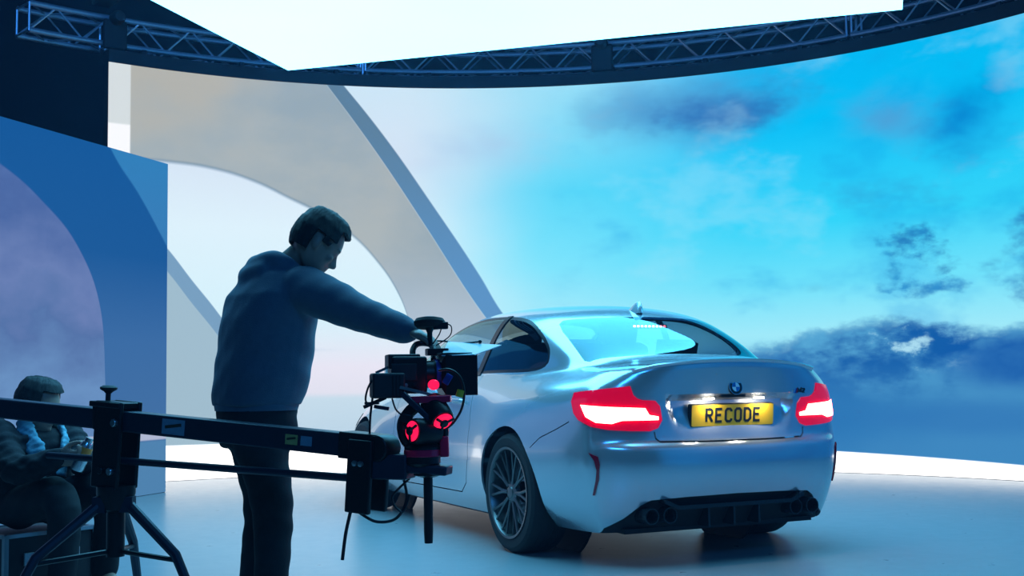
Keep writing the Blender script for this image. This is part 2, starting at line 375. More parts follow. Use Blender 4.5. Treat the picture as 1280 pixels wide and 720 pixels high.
def build_set():
    dark = mat('black_drape', (.006, .008, .014), .9, noise=(2, .4))
    darkc = mat('black_ceiling', (.005, .006, .010), .9, noise=(2, .4))
    fl = bpy.data.materials.new('stage_floor'); fl.use_nodes = True; e = NT(fl.node_tree); p = fl.node_tree.nodes['Principled BSDF']
    tc = e.n('ShaderNodeTexCoord').outputs['Object']
    nz = e.noise(tc, .8, 4., .6); n2 = e.noise(tc, 9., 3., .6)
    e.put(p.inputs['Base Color'], e.mix(nz, (.24, .26, .28), (.30, .32, .34)))
    e.put(p.inputs['Roughness'], e.step(n2, .2, .8, .27, .33)); p.inputs['Specular IOR Level'].default_value = .5
    bp = e.n('ShaderNodeBump'); bp.inputs['Strength'].default_value = .03; bp.inputs['Distance'].default_value = .003
    e.put(bp.inputs['Height'], n2); e.put(p.inputs['Normal'], bp.outputs[0])
    X0, X1, Y0, Y1, H = -9.5, 9.5, -4.5, 16.5, 7.0
    cx, cy = (X0 + X1) / 2, (Y0 + Y1) / 2
    bm = B(); add_box(bm, (cx, cy, -.1), (X1 - X0 + .4, Y1 - Y0 + .4, .2)); struct(obj('floor', bm, fl, sm=0))
    bm = B(); add_box(bm, (cx, cy, H + .1), (X1 - X0 + .4, Y1 - Y0 + .4, .2)); struct(obj('ceiling', bm, darkc, sm=0))
    for nm, c, s in (('wall_left', (X0 - .1, cy, H / 2), (.2, Y1 - Y0, H)), ('wall_right', (X1 + .1, cy, H / 2), (.2, Y1 - Y0, H)),
                     ('wall_back', (cx, Y1 + .1, H / 2), (X1 - X0 + .4, .2, H)), ('wall_front', (cx, Y0 - .1, H / 2), (X1 - X0 + .4, .2, H))):
        bm = B(); add_box(bm, c, s); struct(obj(nm, bm, dark, sm=0))
    blk = mat('black_frame_metal', (.004, .005, .008), .65, .0, noise=(20, .3))
    # ---- curved wall
    pL, pR = -4.075 / WR, radians(142)
    wall = empty('led_wall', 'tall curved video wall showing a cloudy blue sky and a pale arch', 'video wall', (WC.x, WC.y, 0))
    def kid(o):
        o.matrix_parent_inverse = Matrix.Translation(-Vector(wall.location)); return o
    s = kid(curved_screen('screen', pL, pR, 220, 0.004, WH, wall_picture(), wall)); s['label'] = 'lit picture of sky, sea and pale arch'
    def shell(bm, p0, p1, r0, r1, z0, z1, n):
        rings = []
        for i in range(n + 1):
            ph = p0 + (p1 - p0) * i / n
            rings.append([wallp(ph, r0, z0), wallp(ph, r1, z0), wallp(ph, r1, z1), wallp(ph, r0, z1)])
        loft(bm, rings)
    bm = B(); shell(bm, pL, pR, WR + .012, WR + .12, 0.0, WH, 90); kid(obj('cabinet_backs', bm, blk, wall, sm=40))
    bm = B(); shell(bm, pL, pR, WR - .01, WR + .16, WH + .001, WH + .13, 90); kid(obj('top_beam', bm, blk, wall, sm=40))
    for i in range(13):
        ph = radians(-35 + i * 9.6)
        bm = B(); add_box(bm, wallp(ph, WR + .14, WH + .16), (.05, .08, .09), Matrix.Rotation(-ph, 3, 'Z')); kid(obj('hanging_bracket', bm, blk, wall, bevel=.006))
    # ---- side panel
    A = Vector((-3.83, 8.89)); dr = (Vector((-3.16, 10.95)) - A).normalized(); nr = Vector((dr.y, -dr.x))
    pan = empty('led_side_wall', 'narrow flat video wall at the left showing a dim blue arch, set edge-on in front of the curved wall', 'video wall', (A.x, A.y, 0))
    me = bpy.data.meshes.new('screen'); U0, U1 = -2.6, 2.17
    q = [(U0, .004), (U1, .004), (U1, 3.0), (U0, 3.0)]
    me.from_pydata([(dr.x * a, dr.y * a, b) for a, b in q], [], [(0, 1, 2, 3)]); ul = me.uv_layers.new(name='picture')
    for li in range(4): ul.data[li].uv = q[me.loops[li].vertex_index]
    if me.polygons[0].normal.to_2d().dot(nr) < 0: me.flip_normals()
    meshobj('screen', me, side_picture(), pan)
    bm = B(); mid = dr * ((U0 + U1) / 2) - nr * .055
    add_box(bm, (mid.x, mid.y, 1.5), (U1 - U0, .1, 3.0), Matrix.Rotation(atan2(dr.y, dr.x), 3, 'Z')); obj('cabinet_backs', bm, blk, pan, bevel=.004)
    for k in range(3):
        u = U0 + .6 + k * 1.8; bm = B(); b0 = dr * u - nr * .12; b1 = dr * u - nr * .75
        add_tube(bm, [(b0.x, b0.y, 2.2), (b1.x, b1.y, .05)], .02, 8); add_tube(bm, [(b0.x, b0.y, .03), (b1.x, b1.y, .03)], .02, 8); obj('brace', bm, blk, pan)
    # ---- ceiling screen
    P0, P1 = at_z(360, 88, 3.8), at_z(1128, 12, 3.8)
    ex = (P1 - P0); Lx = ex.length; ex.normalize(); ey = Vector((ex.y, -ex.x, 0))
    if ey.y > 0: ey = -ey
    Ly = 4.9; cc = P0 + ex * Lx / 2 + ey * Ly / 2
    ce = empty('led_ceiling', 'large bright white video panel hung flat overhead', 'video panel', (cc.x, cc.y, 3.8), atan2(ex.y, ex.x))
    M = bpy.data.materials.new('ceiling_light_picture'); M.use_nodes = True; t = M.node_tree; t.nodes.clear(); e = NT(t)
    g = e.noise(e.n('ShaderNodeTexCoord').outputs['Object'], .35, 2.)
    screen_out(t, e, e.mix(g, (.12, .60, 1.0), (.15, .64, 1.0)), CEIL_E)
    bm = B(); vs = [bm.verts.new((sx * Lx / 2, sy * Ly / 2, 0)) for sx, sy in ((-1, -1), (-1, 1), (1, 1), (1, -1))]; f = bm.faces.new(vs)
    me = bpy.data.meshes.new('screen'); bm.to_mesh(me); bm.free()
    if me.polygons[0].normal.z > 0: me.flip_normals()
    meshobj('screen', me, M, ce)
    bm = B(); add_box(bm, (0, 0, .066), (Lx - .002, Ly - .002, .12)); obj('cabinet_backs', bm, blk, ce, sm=0)
    for sx in (-1, 1):
        for sy in (-1, 1):
            bm = B(); add_tube(bm, [(sx * Lx * .38, sy * Ly * .38, .10), (sx * Lx * .38, sy * Ly * .38, 7.0 - 3.8)], .006, 6); obj('hanging_cable', bm, blk, ce)
    # ---- curved box truss in bolted sections
    alu = mat('truss_aluminium', (.42, .47, .55), .4, .8, noise=(40, .15))
    TR = (6.16, 6.44); TZ = (WH + .22, WH + .49)
    cuts = [-46, -38, -13, 12, 37, 62, 87]
    where = ['short end length of curved aluminium truss at far left over dark corner', 'curved aluminium truss length passing behind left corner of bright overhead panel',
             'curved aluminium truss length in the middle, above the arch picture', 'curved aluminium truss length right of the black clamp box in the middle',
             'curved aluminium truss length at the right beyond the overhead panel corner', 'curved aluminium truss length at far right edge']
    for k in range(6):
        a0, a1 = radians(cuts[k] + .25), radians(cuts[k + 1] - .25); am = (a0 + a1) / 2; base = wallp(am, 6.3, TZ[0])
        tr = empty('truss_section', where[k], 'truss', base, 0, 'curved lighting truss above the video wall'); T = Matrix.Translation(-base)
        n = max(4, int((a1 - a0) / radians(2)))
        for r in TR:
            for z in TZ:
                bm = B(); add_tube(bm, [wallp(a0 + (a1 - a0) * i / n, r, z) - base for i in range(n + 1)], .028, 10); obj('chord', bm, alu, tr)
        bm = B(); m = max(2, int(round((a1 - a0) * 6.3 / .27)))
        for i in range(m):
            b0, b1 = a0 + (a1 - a0) * i / m, a0 + (a1 - a0) * (i + 1) / m; s_ = i % 2
            for r in TR: add_tube(bm, [wallp(b0, r, TZ[s_]) - base, wallp(b1, r, TZ[1 - s_]) - base], .010, 6)
            for z in TZ: add_tube(bm, [wallp(b0, TR[s_], z) - base, wallp(b1, TR[1 - s_], z) - base], .010, 6)
        obj('lacing', bm, alu, tr)
        for a in (a0, a1):
            bm = B()
            pts = [wallp(a, TR[0], TZ[0]), wallp(a, TR[1], TZ[0]), wallp(a, TR[1], TZ[1]), wallp(a, TR[0], TZ[1])]
            add_tube(bm, [q - base for q in pts], .014, 8, closed=True); obj('end_frame', bm, alu, tr)
    for ph, lab in ((-38, 'black clamp box around truss joint above left end of video wall'), (12, 'black clamp box around truss joint above middle of video wall')):
        c = wallp(radians(ph), 6.28, TZ[0] + .10)
        ck = empty('truss_clamp', lab, 'clamp', c, -radians(ph), 'black clamp boxes on the truss')
        bm = B(); add_box(bm, (0, -.20, -.02), (.24, .06, .30)); obj('clamp_body', bm, blk, ck, bevel=.02)
        bm = B(); add_box(bm, (0, 0, .42), (.20, .46, .08)); obj('clamp_bracket', bm, blk, ck, bevel=.02)
        bm = B(); add_lathe(bm, [(0, -.08), (.05, -.08), (.07, -.03), (.07, .05), (0, .05)], (0, -.27, .14), (0, 1, 0), 20); obj('clamp_motor', bm, blk, ck)
        bm = B(); add_tube(bm, [(0, 0, .44), (0, 0, 7.0 - c.z)], .008, 8); obj('lifting_chain', bm, blk, ck)
# ------------------------------------------------------------------ the car: x forward, y left, z up, rear axle at x = 0
def interp(xs, ys, x):
    """monotone cubic (Fritsch-Carlson) through a table"""
    n = len(xs)
    if xs[0] > xs[-1]: xs, ys = xs[::-1], ys[::-1]
    if x <= xs[0]: return ys[0]
    if x >= xs[-1]: return ys[-1]
    h = [xs[i + 1] - xs[i] for i in range(n - 1)]; d = [(ys[i + 1] - ys[i]) / h[i] for i in range(n - 1)]
    m = [d[0]] + [0 if d[i - 1] * d[i] <= 0 else 2 * d[i - 1] * d[i] / (d[i - 1] + d[i]) for i in range(1, n - 1)] + [d[-1]]
    i = max(k for k in range(n - 1) if xs[k] <= x)
    t = (x - xs[i]) / h[i]
    return ((1 + 2 * t) * (1 - t) ** 2 * ys[i] + t * (1 - t) ** 2 * h[i] * m[i] + t * t * (3 - 2 * t) * ys[i + 1] + t * t * (t - 1) * h[i] * m[i + 1])
SX = [-.72, -.62, -.5, -.38, -.25, -.12, 0, .12, .25, .5, .8, 1.15, 1.5, 1.7, 1.85, 2.0, 2.15, 2.3, 2.45, 2.69, 2.95, 3.12]
KZ = [.17, .27, .40, .52, .604, .640, .77, .905, 1.0]
WX = [-.72, -.5, -.25, 0, .25, .5, .8, 1.15, 1.5, 1.85, 2.15, 2.4, 2.69, 2.95, 3.12]
WT = [  # half widths per station of WX, one row per level
    [.70, .74, .76, .78, .78, .79, .79, .79, .79, .79, .79, .79, .78, .76, .71],
    [.755, .832, .875, .885, .88, .86, .845, .84, .84, .845, .85, .86, .86, .84, .80],
    [.79, .866, .91, .922, .915, .885, .865, .86, .86, .868, .878, .89, .895, .875, .83],
    [.812, .884, .924, .933, .923, .897, .876, .87, .87, .877, .89, .905, .91, .885, .838],
    [.812, .884, .922, .931, .921, .893, .872, .866, .866, .874, .887, .902, .907, .882, .832],
    [.809, .878, .914, .922, .913, .888, .868, .862, .862, .869, .882, .895, .900, .875, .823],
    [.80, .853, .885, .890, .882, .866, .855, .855, .855, .858, .862, .866, .866, .84, .785],
    [.775, .808, .828, .828, .824, .82, .825, .83, .833, .828, .818, .805, .795, .768, .715],
    [.665, .672, .682, .70, .725, .745, .755, .765, .77, .765, .745, .72, .70, .66, .60]]
BX = [-.72, -.5, -.25, 0, .5, 1.15, 1.85, 2.15, 2.4, 2.69, 2.95, 3.12]
BZ = [1.01, 1.0, 1.0, .995, .985, .965, .945, .935, .915, .88, .83, .775]
RX = [-.80, -.89, -.955, -.975, -.962, -.925, -.912, -.935, -.965]     # rear centre per level
FX = [3.35, 3.42, 3.46, 3.47, 3.455, 3.445, 3.42, 3.38, 3.30]          # nose centre per level
VR = [.975, .87, .72, .54, .36, .18, 0]
# greenhouse sections: station -> r1..r6 (y, z)
GH = {
 -.72: [(0.62, 1.015), (0.5, 1.030), (0.38, 1.042), (0.25, 1.050), (0.125, 1.055), (0, 1.057)],
 -.62: [(.625, 1.018), (.535, 1.032), (0.42, 1.045), (0.28, 1.052), (0.14, 1.056), (0, 1.058)],
 -.5: [(.642, 1.018), (.58, 1.028), (0.49, 1.046), (0.34, 1.058), (0.17, 1.066), (0, 1.069)],
 -.38: [(.65, 1.024), (.615, 1.042), (0.57, 1.077), (0.44, 1.105), (0.22, 1.121), (0, 1.127)],
 -.25: [(.66, 1.024), (.635, 1.077), (0.61, 1.133), (0.5, 1.177), (0.25, 1.205), (0, 1.214)],
 -.12: [(.672, 1.022), (.65, 1.110), (0.607, 1.194), (0.5, 1.250), (0.25, 1.281), (0, 1.291)],
 0: [(.688, 1.02), (.658, 1.136), (0.6, 1.244), (0.493, 1.306), (0.25, 1.343), (0, 1.356)],
 .12: [(0.71, 1.015), (0.665, 1.153), (0.597, 1.281), (0.488, 1.345), (0.25, 1.380), (0, 1.393)],
 .25: [(0.715, 1.010), (0.665, 1.163), (0.592, 1.308), (0.483, 1.373), (0.25, 1.405), (0, 1.416)],
 .5: [(0.725, 1.000), (0.668, 1.172), (0.585, 1.339), (0.478, 1.401), (0.25, 1.428), (0, 1.437)],
 .8: [(0.73, 0.990), (0.668, 1.174), (0.58, 1.353), (0.474, 1.411), (0.25, 1.438), (0, 1.446)],
 1.15: [(0.735, 0.985), (0.668, 1.172), (0.578, 1.350), (0.47, 1.409), (0.25, 1.437), (0, 1.445)],
 1.5: [(0.74, 0.975), (0.68, 1.138), (0.6, 1.300), (0.48, 1.367), (0.25, 1.400), (0, 1.410)],
 1.7: [(0.738, 0.970), (0.69, 1.099), (0.62, 1.233), (0.49, 1.300), (0.25, 1.337), (0, 1.350)],
 1.85: [(0.735, 0.965), (0.7, 1.055), (0.645, 1.160), (0.505, 1.233), (0.25, 1.272), (0, 1.286)],
 2.0: [(0.73, 0.960), (0.7, 1.020), (0.655, 1.088), (0.51, 1.158), (0.255, 1.197), (0, 1.211)],
 2.15: [(0.71, 0.950), (0.69, 0.985), (0.65, 1.025), (0.51, 1.077), (0.255, 1.116), (0, 1.129)],
 2.3: [(0.69, 0.940), (0.655, 0.962), (0.6, 0.985), (0.46, 1.012), (0.23, 1.035), (0, 1.045)],
 2.45: [(0.66, 0.930), (0.6, 0.945), (0.5, 0.962), (0.35, 0.978), (0.18, 0.990), (0, 0.995)],
 2.69: [(0.62, 0.900), (0.54, 0.920), (0.44, 0.935), (0.32, 0.945), (0.16, 0.952), (0, 0.955)],
 2.95: [(0.59, 0.848), (0.51, 0.866), (0.42, 0.880), (0.3, 0.890), (0.15, 0.896), (0, 0.898)],
 3.12: [(0.54, 0.795), (0.47, 0.812), (0.38, 0.828), (0.27, 0.840), (0.14, 0.848), (0, 0.850)]}
def belt(x): return interp(BX, BZ, x)
def lev(k, x): return .17 + (KZ[k] - .17) * (belt(x) - .17) / .83
def car_surface(sub=2):
    """full outer surface, open underneath"""
    bm = B(); NK = 9; NS = len(SX)
    g = {}
    def V(key, p):
        if key not in g: g[key] = bm.verts.new(p)
        return g[key]
    def side(k, i):
        x = SX[i]; return Vector((x, interp(WX, WT[k], x), lev(k, x)))
    def sup(v, p): return (1 - v ** p) ** (1 / p)
    def rear(k, j):
        v = VR[j]; w = WT[k][0]; p = 2.2
        x = SX[0] + (RX[k] - SX[0]) * sup(v, p)
        z = lev(k, SX[0])
        if k == 8: z = .992 + .055 * (1 - v ** 2.0)
        return Vector((x, v * w, z))
    def front(k, j):
        v = VR[j]; w = WT[k][-1]; p = 2.3
        x = SX[-1] + (FX[k] - SX[-1]) * sup(v, p)
        z = lev(k, SX[-1]) - (.02 if k > 6 else 0)
        if k == 8: z = lev(8, SX[-1]) - .03 * sup(v, 2) + .02 * (1 - v * v)
        return Vector((x, v * w, z))
    # contour columns: 0..6 rear centre -> corner (reversed VR), then sides, then front corner -> centre
    ncol = 7 + NS + 7
    def contour(k, c):
        if c < 7: return rear(k, 6 - c)
        if c < 7 + NS: return side(k, c - 7)
        return front(k, c - 7 - NS)
    for s in (1, -1):
        def P(key, p):
            if abs(p.y) < 1e-6: return V(('m',) + key, Vector((p.x, 0, p.z)))
            return V((s,) + key, Vector((p.x, p.y * s, p.z)))
        for k in range(NK - 1):
            for c in range(ncol - 1):
                q = [P((kk, cc), contour(kk, cc)) for kk, cc in ((k, c), (k, c + 1), (k + 1, c + 1), (k + 1, c))]
                bm.faces.new(q if s < 0 else q[::-1])
        def top(i, r):           # i: -1 rear row, 0..NS-1 stations, NS front row
            if i == -1: return ((8, 6 - r), contour(8, 6 - r))
            if i == NS: return ((8, 7 + NS + r), contour(8, 7 + NS + r))
            if r == 0: return ((8, 7 + i), contour(8, 7 + i))
            y, z = GH[SX[i]][r - 1]
            return (('t', i, r), Vector((SX[i], y, z)))
        for i in range(-1, NS):
            for r in range(6):
                q = [P(*top(a, b)) for a, b in ((i, r), (i + 1, r), (i + 1, r + 1), (i, r + 1))]
                bm.faces.new(q if s < 0 else q[::-1])
    cl = bm.edges.layers.float.new('crease_edge')
    bm.verts.ensure_lookup_table()
    for s in (1, -1):
        for c in range(0, 7):
            for k, cr in ((8, .75), (4, .35), (5, .35)):
                a, b = g.get((s, k, c)) or g.get(('m', k, c)), g.get((s, k, c + 1)) or g.get(('m', k, c + 1))
                e = bm.edges.get((a, b))
                if e: e[cl] = cr if c < 6 else cr * .5
        for i in range(1, NS - 1):
            a, b = g[(s, 8, 7 + i)], g[(s, 8, 8 + i)]
            e = bm.edges.get((a, b))
            if e and SX[i] > .1: e[cl] = .3
    bmesh.ops.recalc_face_normals(bm, faces=bm.faces[:])
    me = bpy.data.meshes.new('car_surface'); bm.to_mesh(me); bm.free()
    o = bpy.data.objects.new('car_surface', me); COL.objects.link(o)
    m = o.modifiers.new('s', 'SUBSURF'); m.levels = sub
    r = evaluated(o); bpy.data.objects.remove(o)
    # outward normals
    up = [p for p in r.polygons if p.center.z > 1.35]
    if sum(p.normal.z for p in up) < 0: r.flip_normals()
    return r
CAR_LOC = Vector((.7719, 7.2123, 0)); CAR_RZ = radians(90) + .4404
CAR_M = Matrix.Translation(CAR_LOC) @ Matrix.Rotation(CAR_RZ, 4, 'Z')
def recess(me):
    """number-plate recess in the boot lid: deep under a sharp upper edge, running out towards the bottom"""
    def ss(a, b, v):
        t = max(0, min(1, (v - a) / (b - a))); return t * t * (3 - 2 * t)
    for v in me.vertices:
        x, y, z = v.co
        if x < -.80 and .63 < z < .90:
            hw = .34 + .05 * (z - .66) / .2
            f = ss(.655, .845, z) * (1 - ss(.852, .872, z)) * (1 - ss(hw - .03, hw + .03, abs(y)))
            v.co.x += .050 * f
def solid(me, t, off):
    o = bpy.data.objects.new('s', me.copy()); COL.objects.link(o)
    m = o.modifiers.new('s', 'SOLIDIFY'); m.thickness = t; m.offset = off; m.use_rim = True
    r = evaluated(o); bpy.data.objects.remove(o); return r
def strip(poly, w, closed=False):
    """2-D polyline -> outline of a ribbon of width w"""
    P = [Vector(p) for p in poly]; n = len(P); L, R = [], []
    for i, p in enumerate(P):
        a = (p - P[i - 1]) if (i or closed) else None
        b = (P[(i + 1) % n] - p) if (i < n - 1 or closed) else None
        da = a.normalized() if a else b.normalized(); db = b.normalized() if b else da
        na, nb = Vector((-da.y, da.x)), Vector((-db.y, db.x))
        m = (na + nb); m = m.normalized() if m.length > 1e-6 else na
        k = w / 2 / max(.35, m.dot(na))
        L.append(p + m * k); R.append(p - m * k)
    return L, R
def add_ribbon(bm, poly, w, o, eu, ev, d0, d1, closed=False):
    L, R = strip(poly, w, closed); n = len(L); o, eu, ev = Vector(o), Vector(eu), Vector(ev); wv = eu.cross(ev).normalized()
    def P(q, d): return bm.verts.new(o + eu * q.x + ev * q.y + wv * d)
    rows = [(P(L[i], d0), P(R[i], d0), P(R[i], d1), P(L[i], d1)) for i in range(n)]
    for i in range(n if closed else n - 1):
        a, b = rows[i], rows[(i + 1) % n]
        for k in range(4): bm.faces.new((a[k], a[(k + 1) % 4], b[(k + 1) % 4], b[k]))
    if not closed:
        bm.faces.new(rows[0][::-1]); bm.faces.new(rows[-1])
def arc(cx, cy, rx, ry, a0, a1, n=8):
    return [(cx + rx * cos(radians(a0 + (a1 - a0) * i / n)), cy + ry * sin(radians(a0 + (a1 - a0) * i / n))) for i in range(n + 1)]
GLY = {  # stroke letters in a unit box
 'R': [[(0, 0), (0, 1), (.62, 1)] + arc(.62, .76, .38, .24, 90, -90, 6)[1:] + [(0, .52)], [(.45, .52), (1, 0)]],
 'E': [[(1, 1), (0, 1), (0, 0), (1, 0)], [(0, .52), (.85, .52)]],
 'C': [[(1, .78), (.97, .88), (.75, 1), (.25, 1), (0, .85), (0, .15), (.25, 0), (.75, 0), (.97, .12), (1, .22)]],
 'O': [[(.5, 1), (.25, 1), (0, .85), (0, .15), (.25, 0), (.75, 0), (1, .15), (1, .85), (.75, 1), (.5, 1)]],
 'D': [[(0, 0), (0, 1), (.6, 1), (1, .8), (1, .2), (.6, 0), (0, 0)]],
 'B': [[(0, 0), (0, 1), (.7, 1), (.95, .85), (.95, .65), (.7, .52), (0, .52)], [(.7, .52), (1, .38), (1, .14), (.7, 0), (0, 0)]],
 'M': [[(0, 0), (0, 1), (.5, .3), (1, 1), (1, 0)]],
 'W': [[(0, 1), (.25, 0), (.5, .75), (.75, 0), (1, 1)]],
 '2': [[(0, .8), (.15, 1), (.85, 1), (1, .85), (1, .6), (0, .12), (0, 0), (1, 0)]]}
def add_letter(bm, ch, x, y, w, h, st, o, eu, ev, d0, d1):
    for pl in GLY[ch]:
        add_ribbon(bm, [(x + st / 2 + p[0] * (w - st), y + st / 2 + p[1] * (h - st)) for p in pl], st, o, eu, ev, d0, d1)

def build_car():
    paint = mat('silver_paint', (.60, .64, .69), .2, .65, coat=1.0, noise=(900, .05))
    black = mat('gloss_black_trim', (.012, .013, .016), .25, noise=(60, .2))
    blk_m = mat('matt_black_plastic', (.014, .015, .018), .6, noise=(60, .25), spec=.3)
    dark_in = mat('dark_interior', (.02, .022, .028), .7, noise=(30, .3))
    seatm = mat('dark_leather', (.03, .032, .04), .45, noise=(40, .25), bump=(120, .3))
    chrome = mat('chrome', (.7, .72, .75), .12, 1.0, noise=(60, .05))
    dchrome = mat('dark_chrome', (.18, .18, .2), .2, 1.0, noise=(60, .1))
    rubber = mat('tyre_rubber', (.016, .016, .018), .75, noise=(80, .3), bump=(150, .4))
    rimm = mat('grey_alloy', (.16, .155, .155), .34, .85, noise=(50, .1))
    rimd = mat('dark_alloy', (.03, .03, .034), .4, .6, noise=(50, .2))
    redlens = mat('red_lens', (.42, .0, .02), .12, coat=.3, emit=(1, .0, .05), estr=.5, noise=(80, .1))
    litlens = mat('lit_lamp', (1, .4, .3), .2, emit=(1, .11, .09), estr=22.0, noise=(40, .02))
    redref = mat('red_reflector', (.35, .0, .02), .15, coat=1., noise=(400, .3))
    yel = mat('yellow_plate', (.86, .50, .02), .45, noise=(300, .05))
    ink = mat('plate_lettering', (.01, .012, .02), .5, noise=(50, .1))
    white = mat('badge_white', (.75, .8, .85), .2, noise=(60, .05)); blue = mat('badge_blue', (.02, .13, .42), .2, noise=(60, .1))
    # tinted pane: a clear tint that reflects more at grazing angles
    glass = bpy.data.materials.new('tinted_glass'); glass.use_nodes = True; e = NT(glass.node_tree)
    glass.node_tree.nodes.clear()
    fr = e.n('ShaderNodeFresnel'); fr.inputs[0].default_value = 1.52
    tr = e.n('ShaderNodeBsdfTransparent'); tr.inputs[0].default_value = (.66, .79, .87, 1)
    gl = e.n('ShaderNodeBsdfGlossy'); gl.inputs['Roughness'].default_value = .015; gl.inputs[0].default_value = (.6, .95, 1, 1)
    nz = e.noise(e.n('ShaderNodeTexCoord').outputs['Object'], 3., 2.)
    mx = e.n('ShaderNodeMixShader'); outer = e.m('SUBTRACT', 1.0, e.n('ShaderNodeNewGeometry').outputs['Backfacing'])     # reflect at the outer face of the pane only
    e.put(mx.inputs[0], e.m('MULTIPLY', outer, e.m('ADD', e.m('MULTIPLY', fr.outputs[0], 1.7), e.m('MULTIPLY', nz, .02))))
    e.put(mx.inputs[1], tr.outputs[0]); e.put(mx.inputs[2], gl.outputs[0])
    e.put(e.n('ShaderNodeOutputMaterial').inputs[0], mx.outputs[0])

    car = empty('car', 'silver two-door coupe with lit red tail lights and yellow number plate, seen from behind', 'car')
    surf = car_surface(3); recess(surf)
    body = solid(surf, .012, -1); pane = solid(surf, .005, -1); skin_ = solid(surf, .010, .2)
    Y, Z, X = (0, 1, 0), (0, 0, 1), (1, 0, 0)
    def side_prism(poly, sgn, d0=.35, d1=1.2):            # polygon in (x, z), extruded along y on one side
        bm = B()
        p = [(x, z) for x, z in poly]
        if sgn > 0: add_prism(bm, [(-x, z) for x, z in p], (0, 0, 0), (-1, 0, 0), Z, d0, d1)
        else: add_prism(bm, p, (0, 0, 0), X, Z, d0, d1)
        return bm
    LN = Vector((-.78, .626, 0)).normalized()
    def light_prism(pts, sgn):                            # points on the body, extruded along a rear-side diagonal
        n = Vector((LN.x, LN.y * sgn, 0)); e_ = Vector((-n.y, n.x, 0))      # e_ x Z = n
        bm = B(); add_prism(bm, [(Vector((x, y * sgn, z)).dot(e_), z) for x, y, z in pts], (0, 0, 0), e_, Z, .72, 1.5)
        return bm
    # ---- polygons
    win = spline([(2.02, .995), (1.5, 1.012), (1.0, 1.022), (.5, 1.028), (.10, 1.03), (-.045, 1.055), (-.055, 1.10), (-.015, 1.15), (.10, 1.217),
                  (.27, 1.285), (.45, 1.325), (.7, 1.348), (.95, 1.355), (1.2, 1.345), (1.42, 1.305), (1.6, 1.24), (1.8, 1.14)], 3, True)
    cen = Vector((.85, 1.17))
    win = [(p.x, p.y) for p in win]
    bigwin = []
    L_, R_ = strip(win, .036, True)
    bigwin = [(p.x, p.y) for p in (L_ if (Vector(L_[0]) - cen).length > (Vector(R_[0]) - cen).length else R_)]
    rw = [(.055, .50), (.01, .40), (-.022, .25), (-.035, .1), (-.035, -.1), (-.022, -.25), (.01, -.40), (.055, -.50), (.035, -.535), (-.06, -.562), (-.2, -.578), (-.37, -.592),
          (-.40, -.575), (-.425, -.4), (-.435, -.15), (-.435, .15), (-.425, .4), (-.40, .575), (-.37, .592), (-.2, .578), (-.06, .562), (.035, .535)]
    ws = [(1.50, .50), (1.545, .3), (1.56, 0), (1.545, -.3), (1.50, -.50), (1.54, -.55), (1.8, -.60), (2.1, -.625), (2.2, -.5), (2.27, -.2), (2.27, .2), (2.2, .5), (2.1, .625), (1.8, .60), (1.54, .55)]
    lamp = [(-.593, .778, .896), (-.70, .745, .907), (-.791, .712, .914), (-.861, .596, .926), (-.864, .580, .880), (-.870, .560, .862), (-.876, .535, .853), (-.889, .465, .849),
            (-.893, .440, .82), (-.893, .428, .749), (-.893, .455, .709), (-.890, .50, .694), (-.866, .595, .697), (-.822, .711, .705), (-.767, .782, .722), (-.69, .812, .755), (-.64, .81, .79), (-.60, .80, .85)]
    lit = [(-.686, .792, .833), (-.80, .70, .822), (-.876, .517, .812), (-.88, .497, .777), (-.889, .447, .768), (-.889, .447, .750), (-.847, .639, .750), (-.828, .69, .735), (-.786, .76, .742), (-.735, .791, .772)]
    rs = [(.764, .586), (.752, .545), (.751, .50), (.762, .41), (.772, .372)]
    refl = [(-.765, .795, .590), (-.80, .757, .57), (-.805, .75, .53), (-.795, .752, .45), (-.768, .764, .372), (-.755, .770, .372), (-.782, .764, .45), (-.79, .762, .50), (-.785, .772, .55)]
    # diffuser opening in the rear view (y, z)
    dif = [(.66, .05), (.62, .21), (.50, .245), (.42, .318), (.36, .340), (.2, .350), (0, .354), (-.2, .350), (-.36, .347), (-.52, .345), (-.585, .325), (-.66, .27), (-.74, .22), (-.76, .05)]
    dif = [(.76, .05), (.72, .20), (.60, .232), (.50, .265), (.43, .325), (.37, .345), (.2, .354), (0, .357), (-.2, .354), (-.37, .345), (-.43, .325), (-.50, .265), (-.60, .232), (-.72, .20), (-.76, .05)]
    dif = [(.72, .05), (.70, .20), (.62, .250), (.55, .315), (.50, .342), (.3, .352), (0, .357), (-.3, .352), (-.50, .342), (-.55, .315), (-.62, .250), (-.70, .20), (-.72, .05)]
    def rear_prism(poly, d0, d1):
        bm = B(); add_prism(bm, poly, (0, 0, 0), Y, Z, d0, d1); return bm          # Y x Z = X
    # ---- cuts in the body
    for sg in (1, -1):
        body = boolean(body, side_prism(bigwin, sg), 'DIFFERENCE')
        for ax, rr in ((0, .374), (2.693, .370)):
            bm = B(); add_lathe(bm, [(0, .55), (rr, .55), (rr, 1.1), (0, 1.1)], (ax, 0, .334), (0, sg, 0), 56)
            body = boolean(body, bm, 'DIFFERENCE')
    bm = B(); add_prism(bm, rw, (0, 0, 0), X, Y, .9, 1.6); body = boolean(body, bm, 'DIFFERENCE')
    bm = B(); add_prism(bm, ws, (0, 0, 0), X, Y, .9, 1.6); body = boolean(body, bm, 'DIFFERENCE')
    body = boolean(body, rear_prism(dif, -1.2, -.62), 'DIFFERENCE')
    for sg in (1, -1):
        body = boolean(body, light_prism(lamp, sg), 'DIFFERENCE')
    # shut lines: doors, boot lid, bumper
    door = [(.70, 1.0), (.66, .88), (.60, .70), (.60, .50), (.68, .34), (.80, .275), (1.90, .265), (1.97, .40), (1.98, .95)]
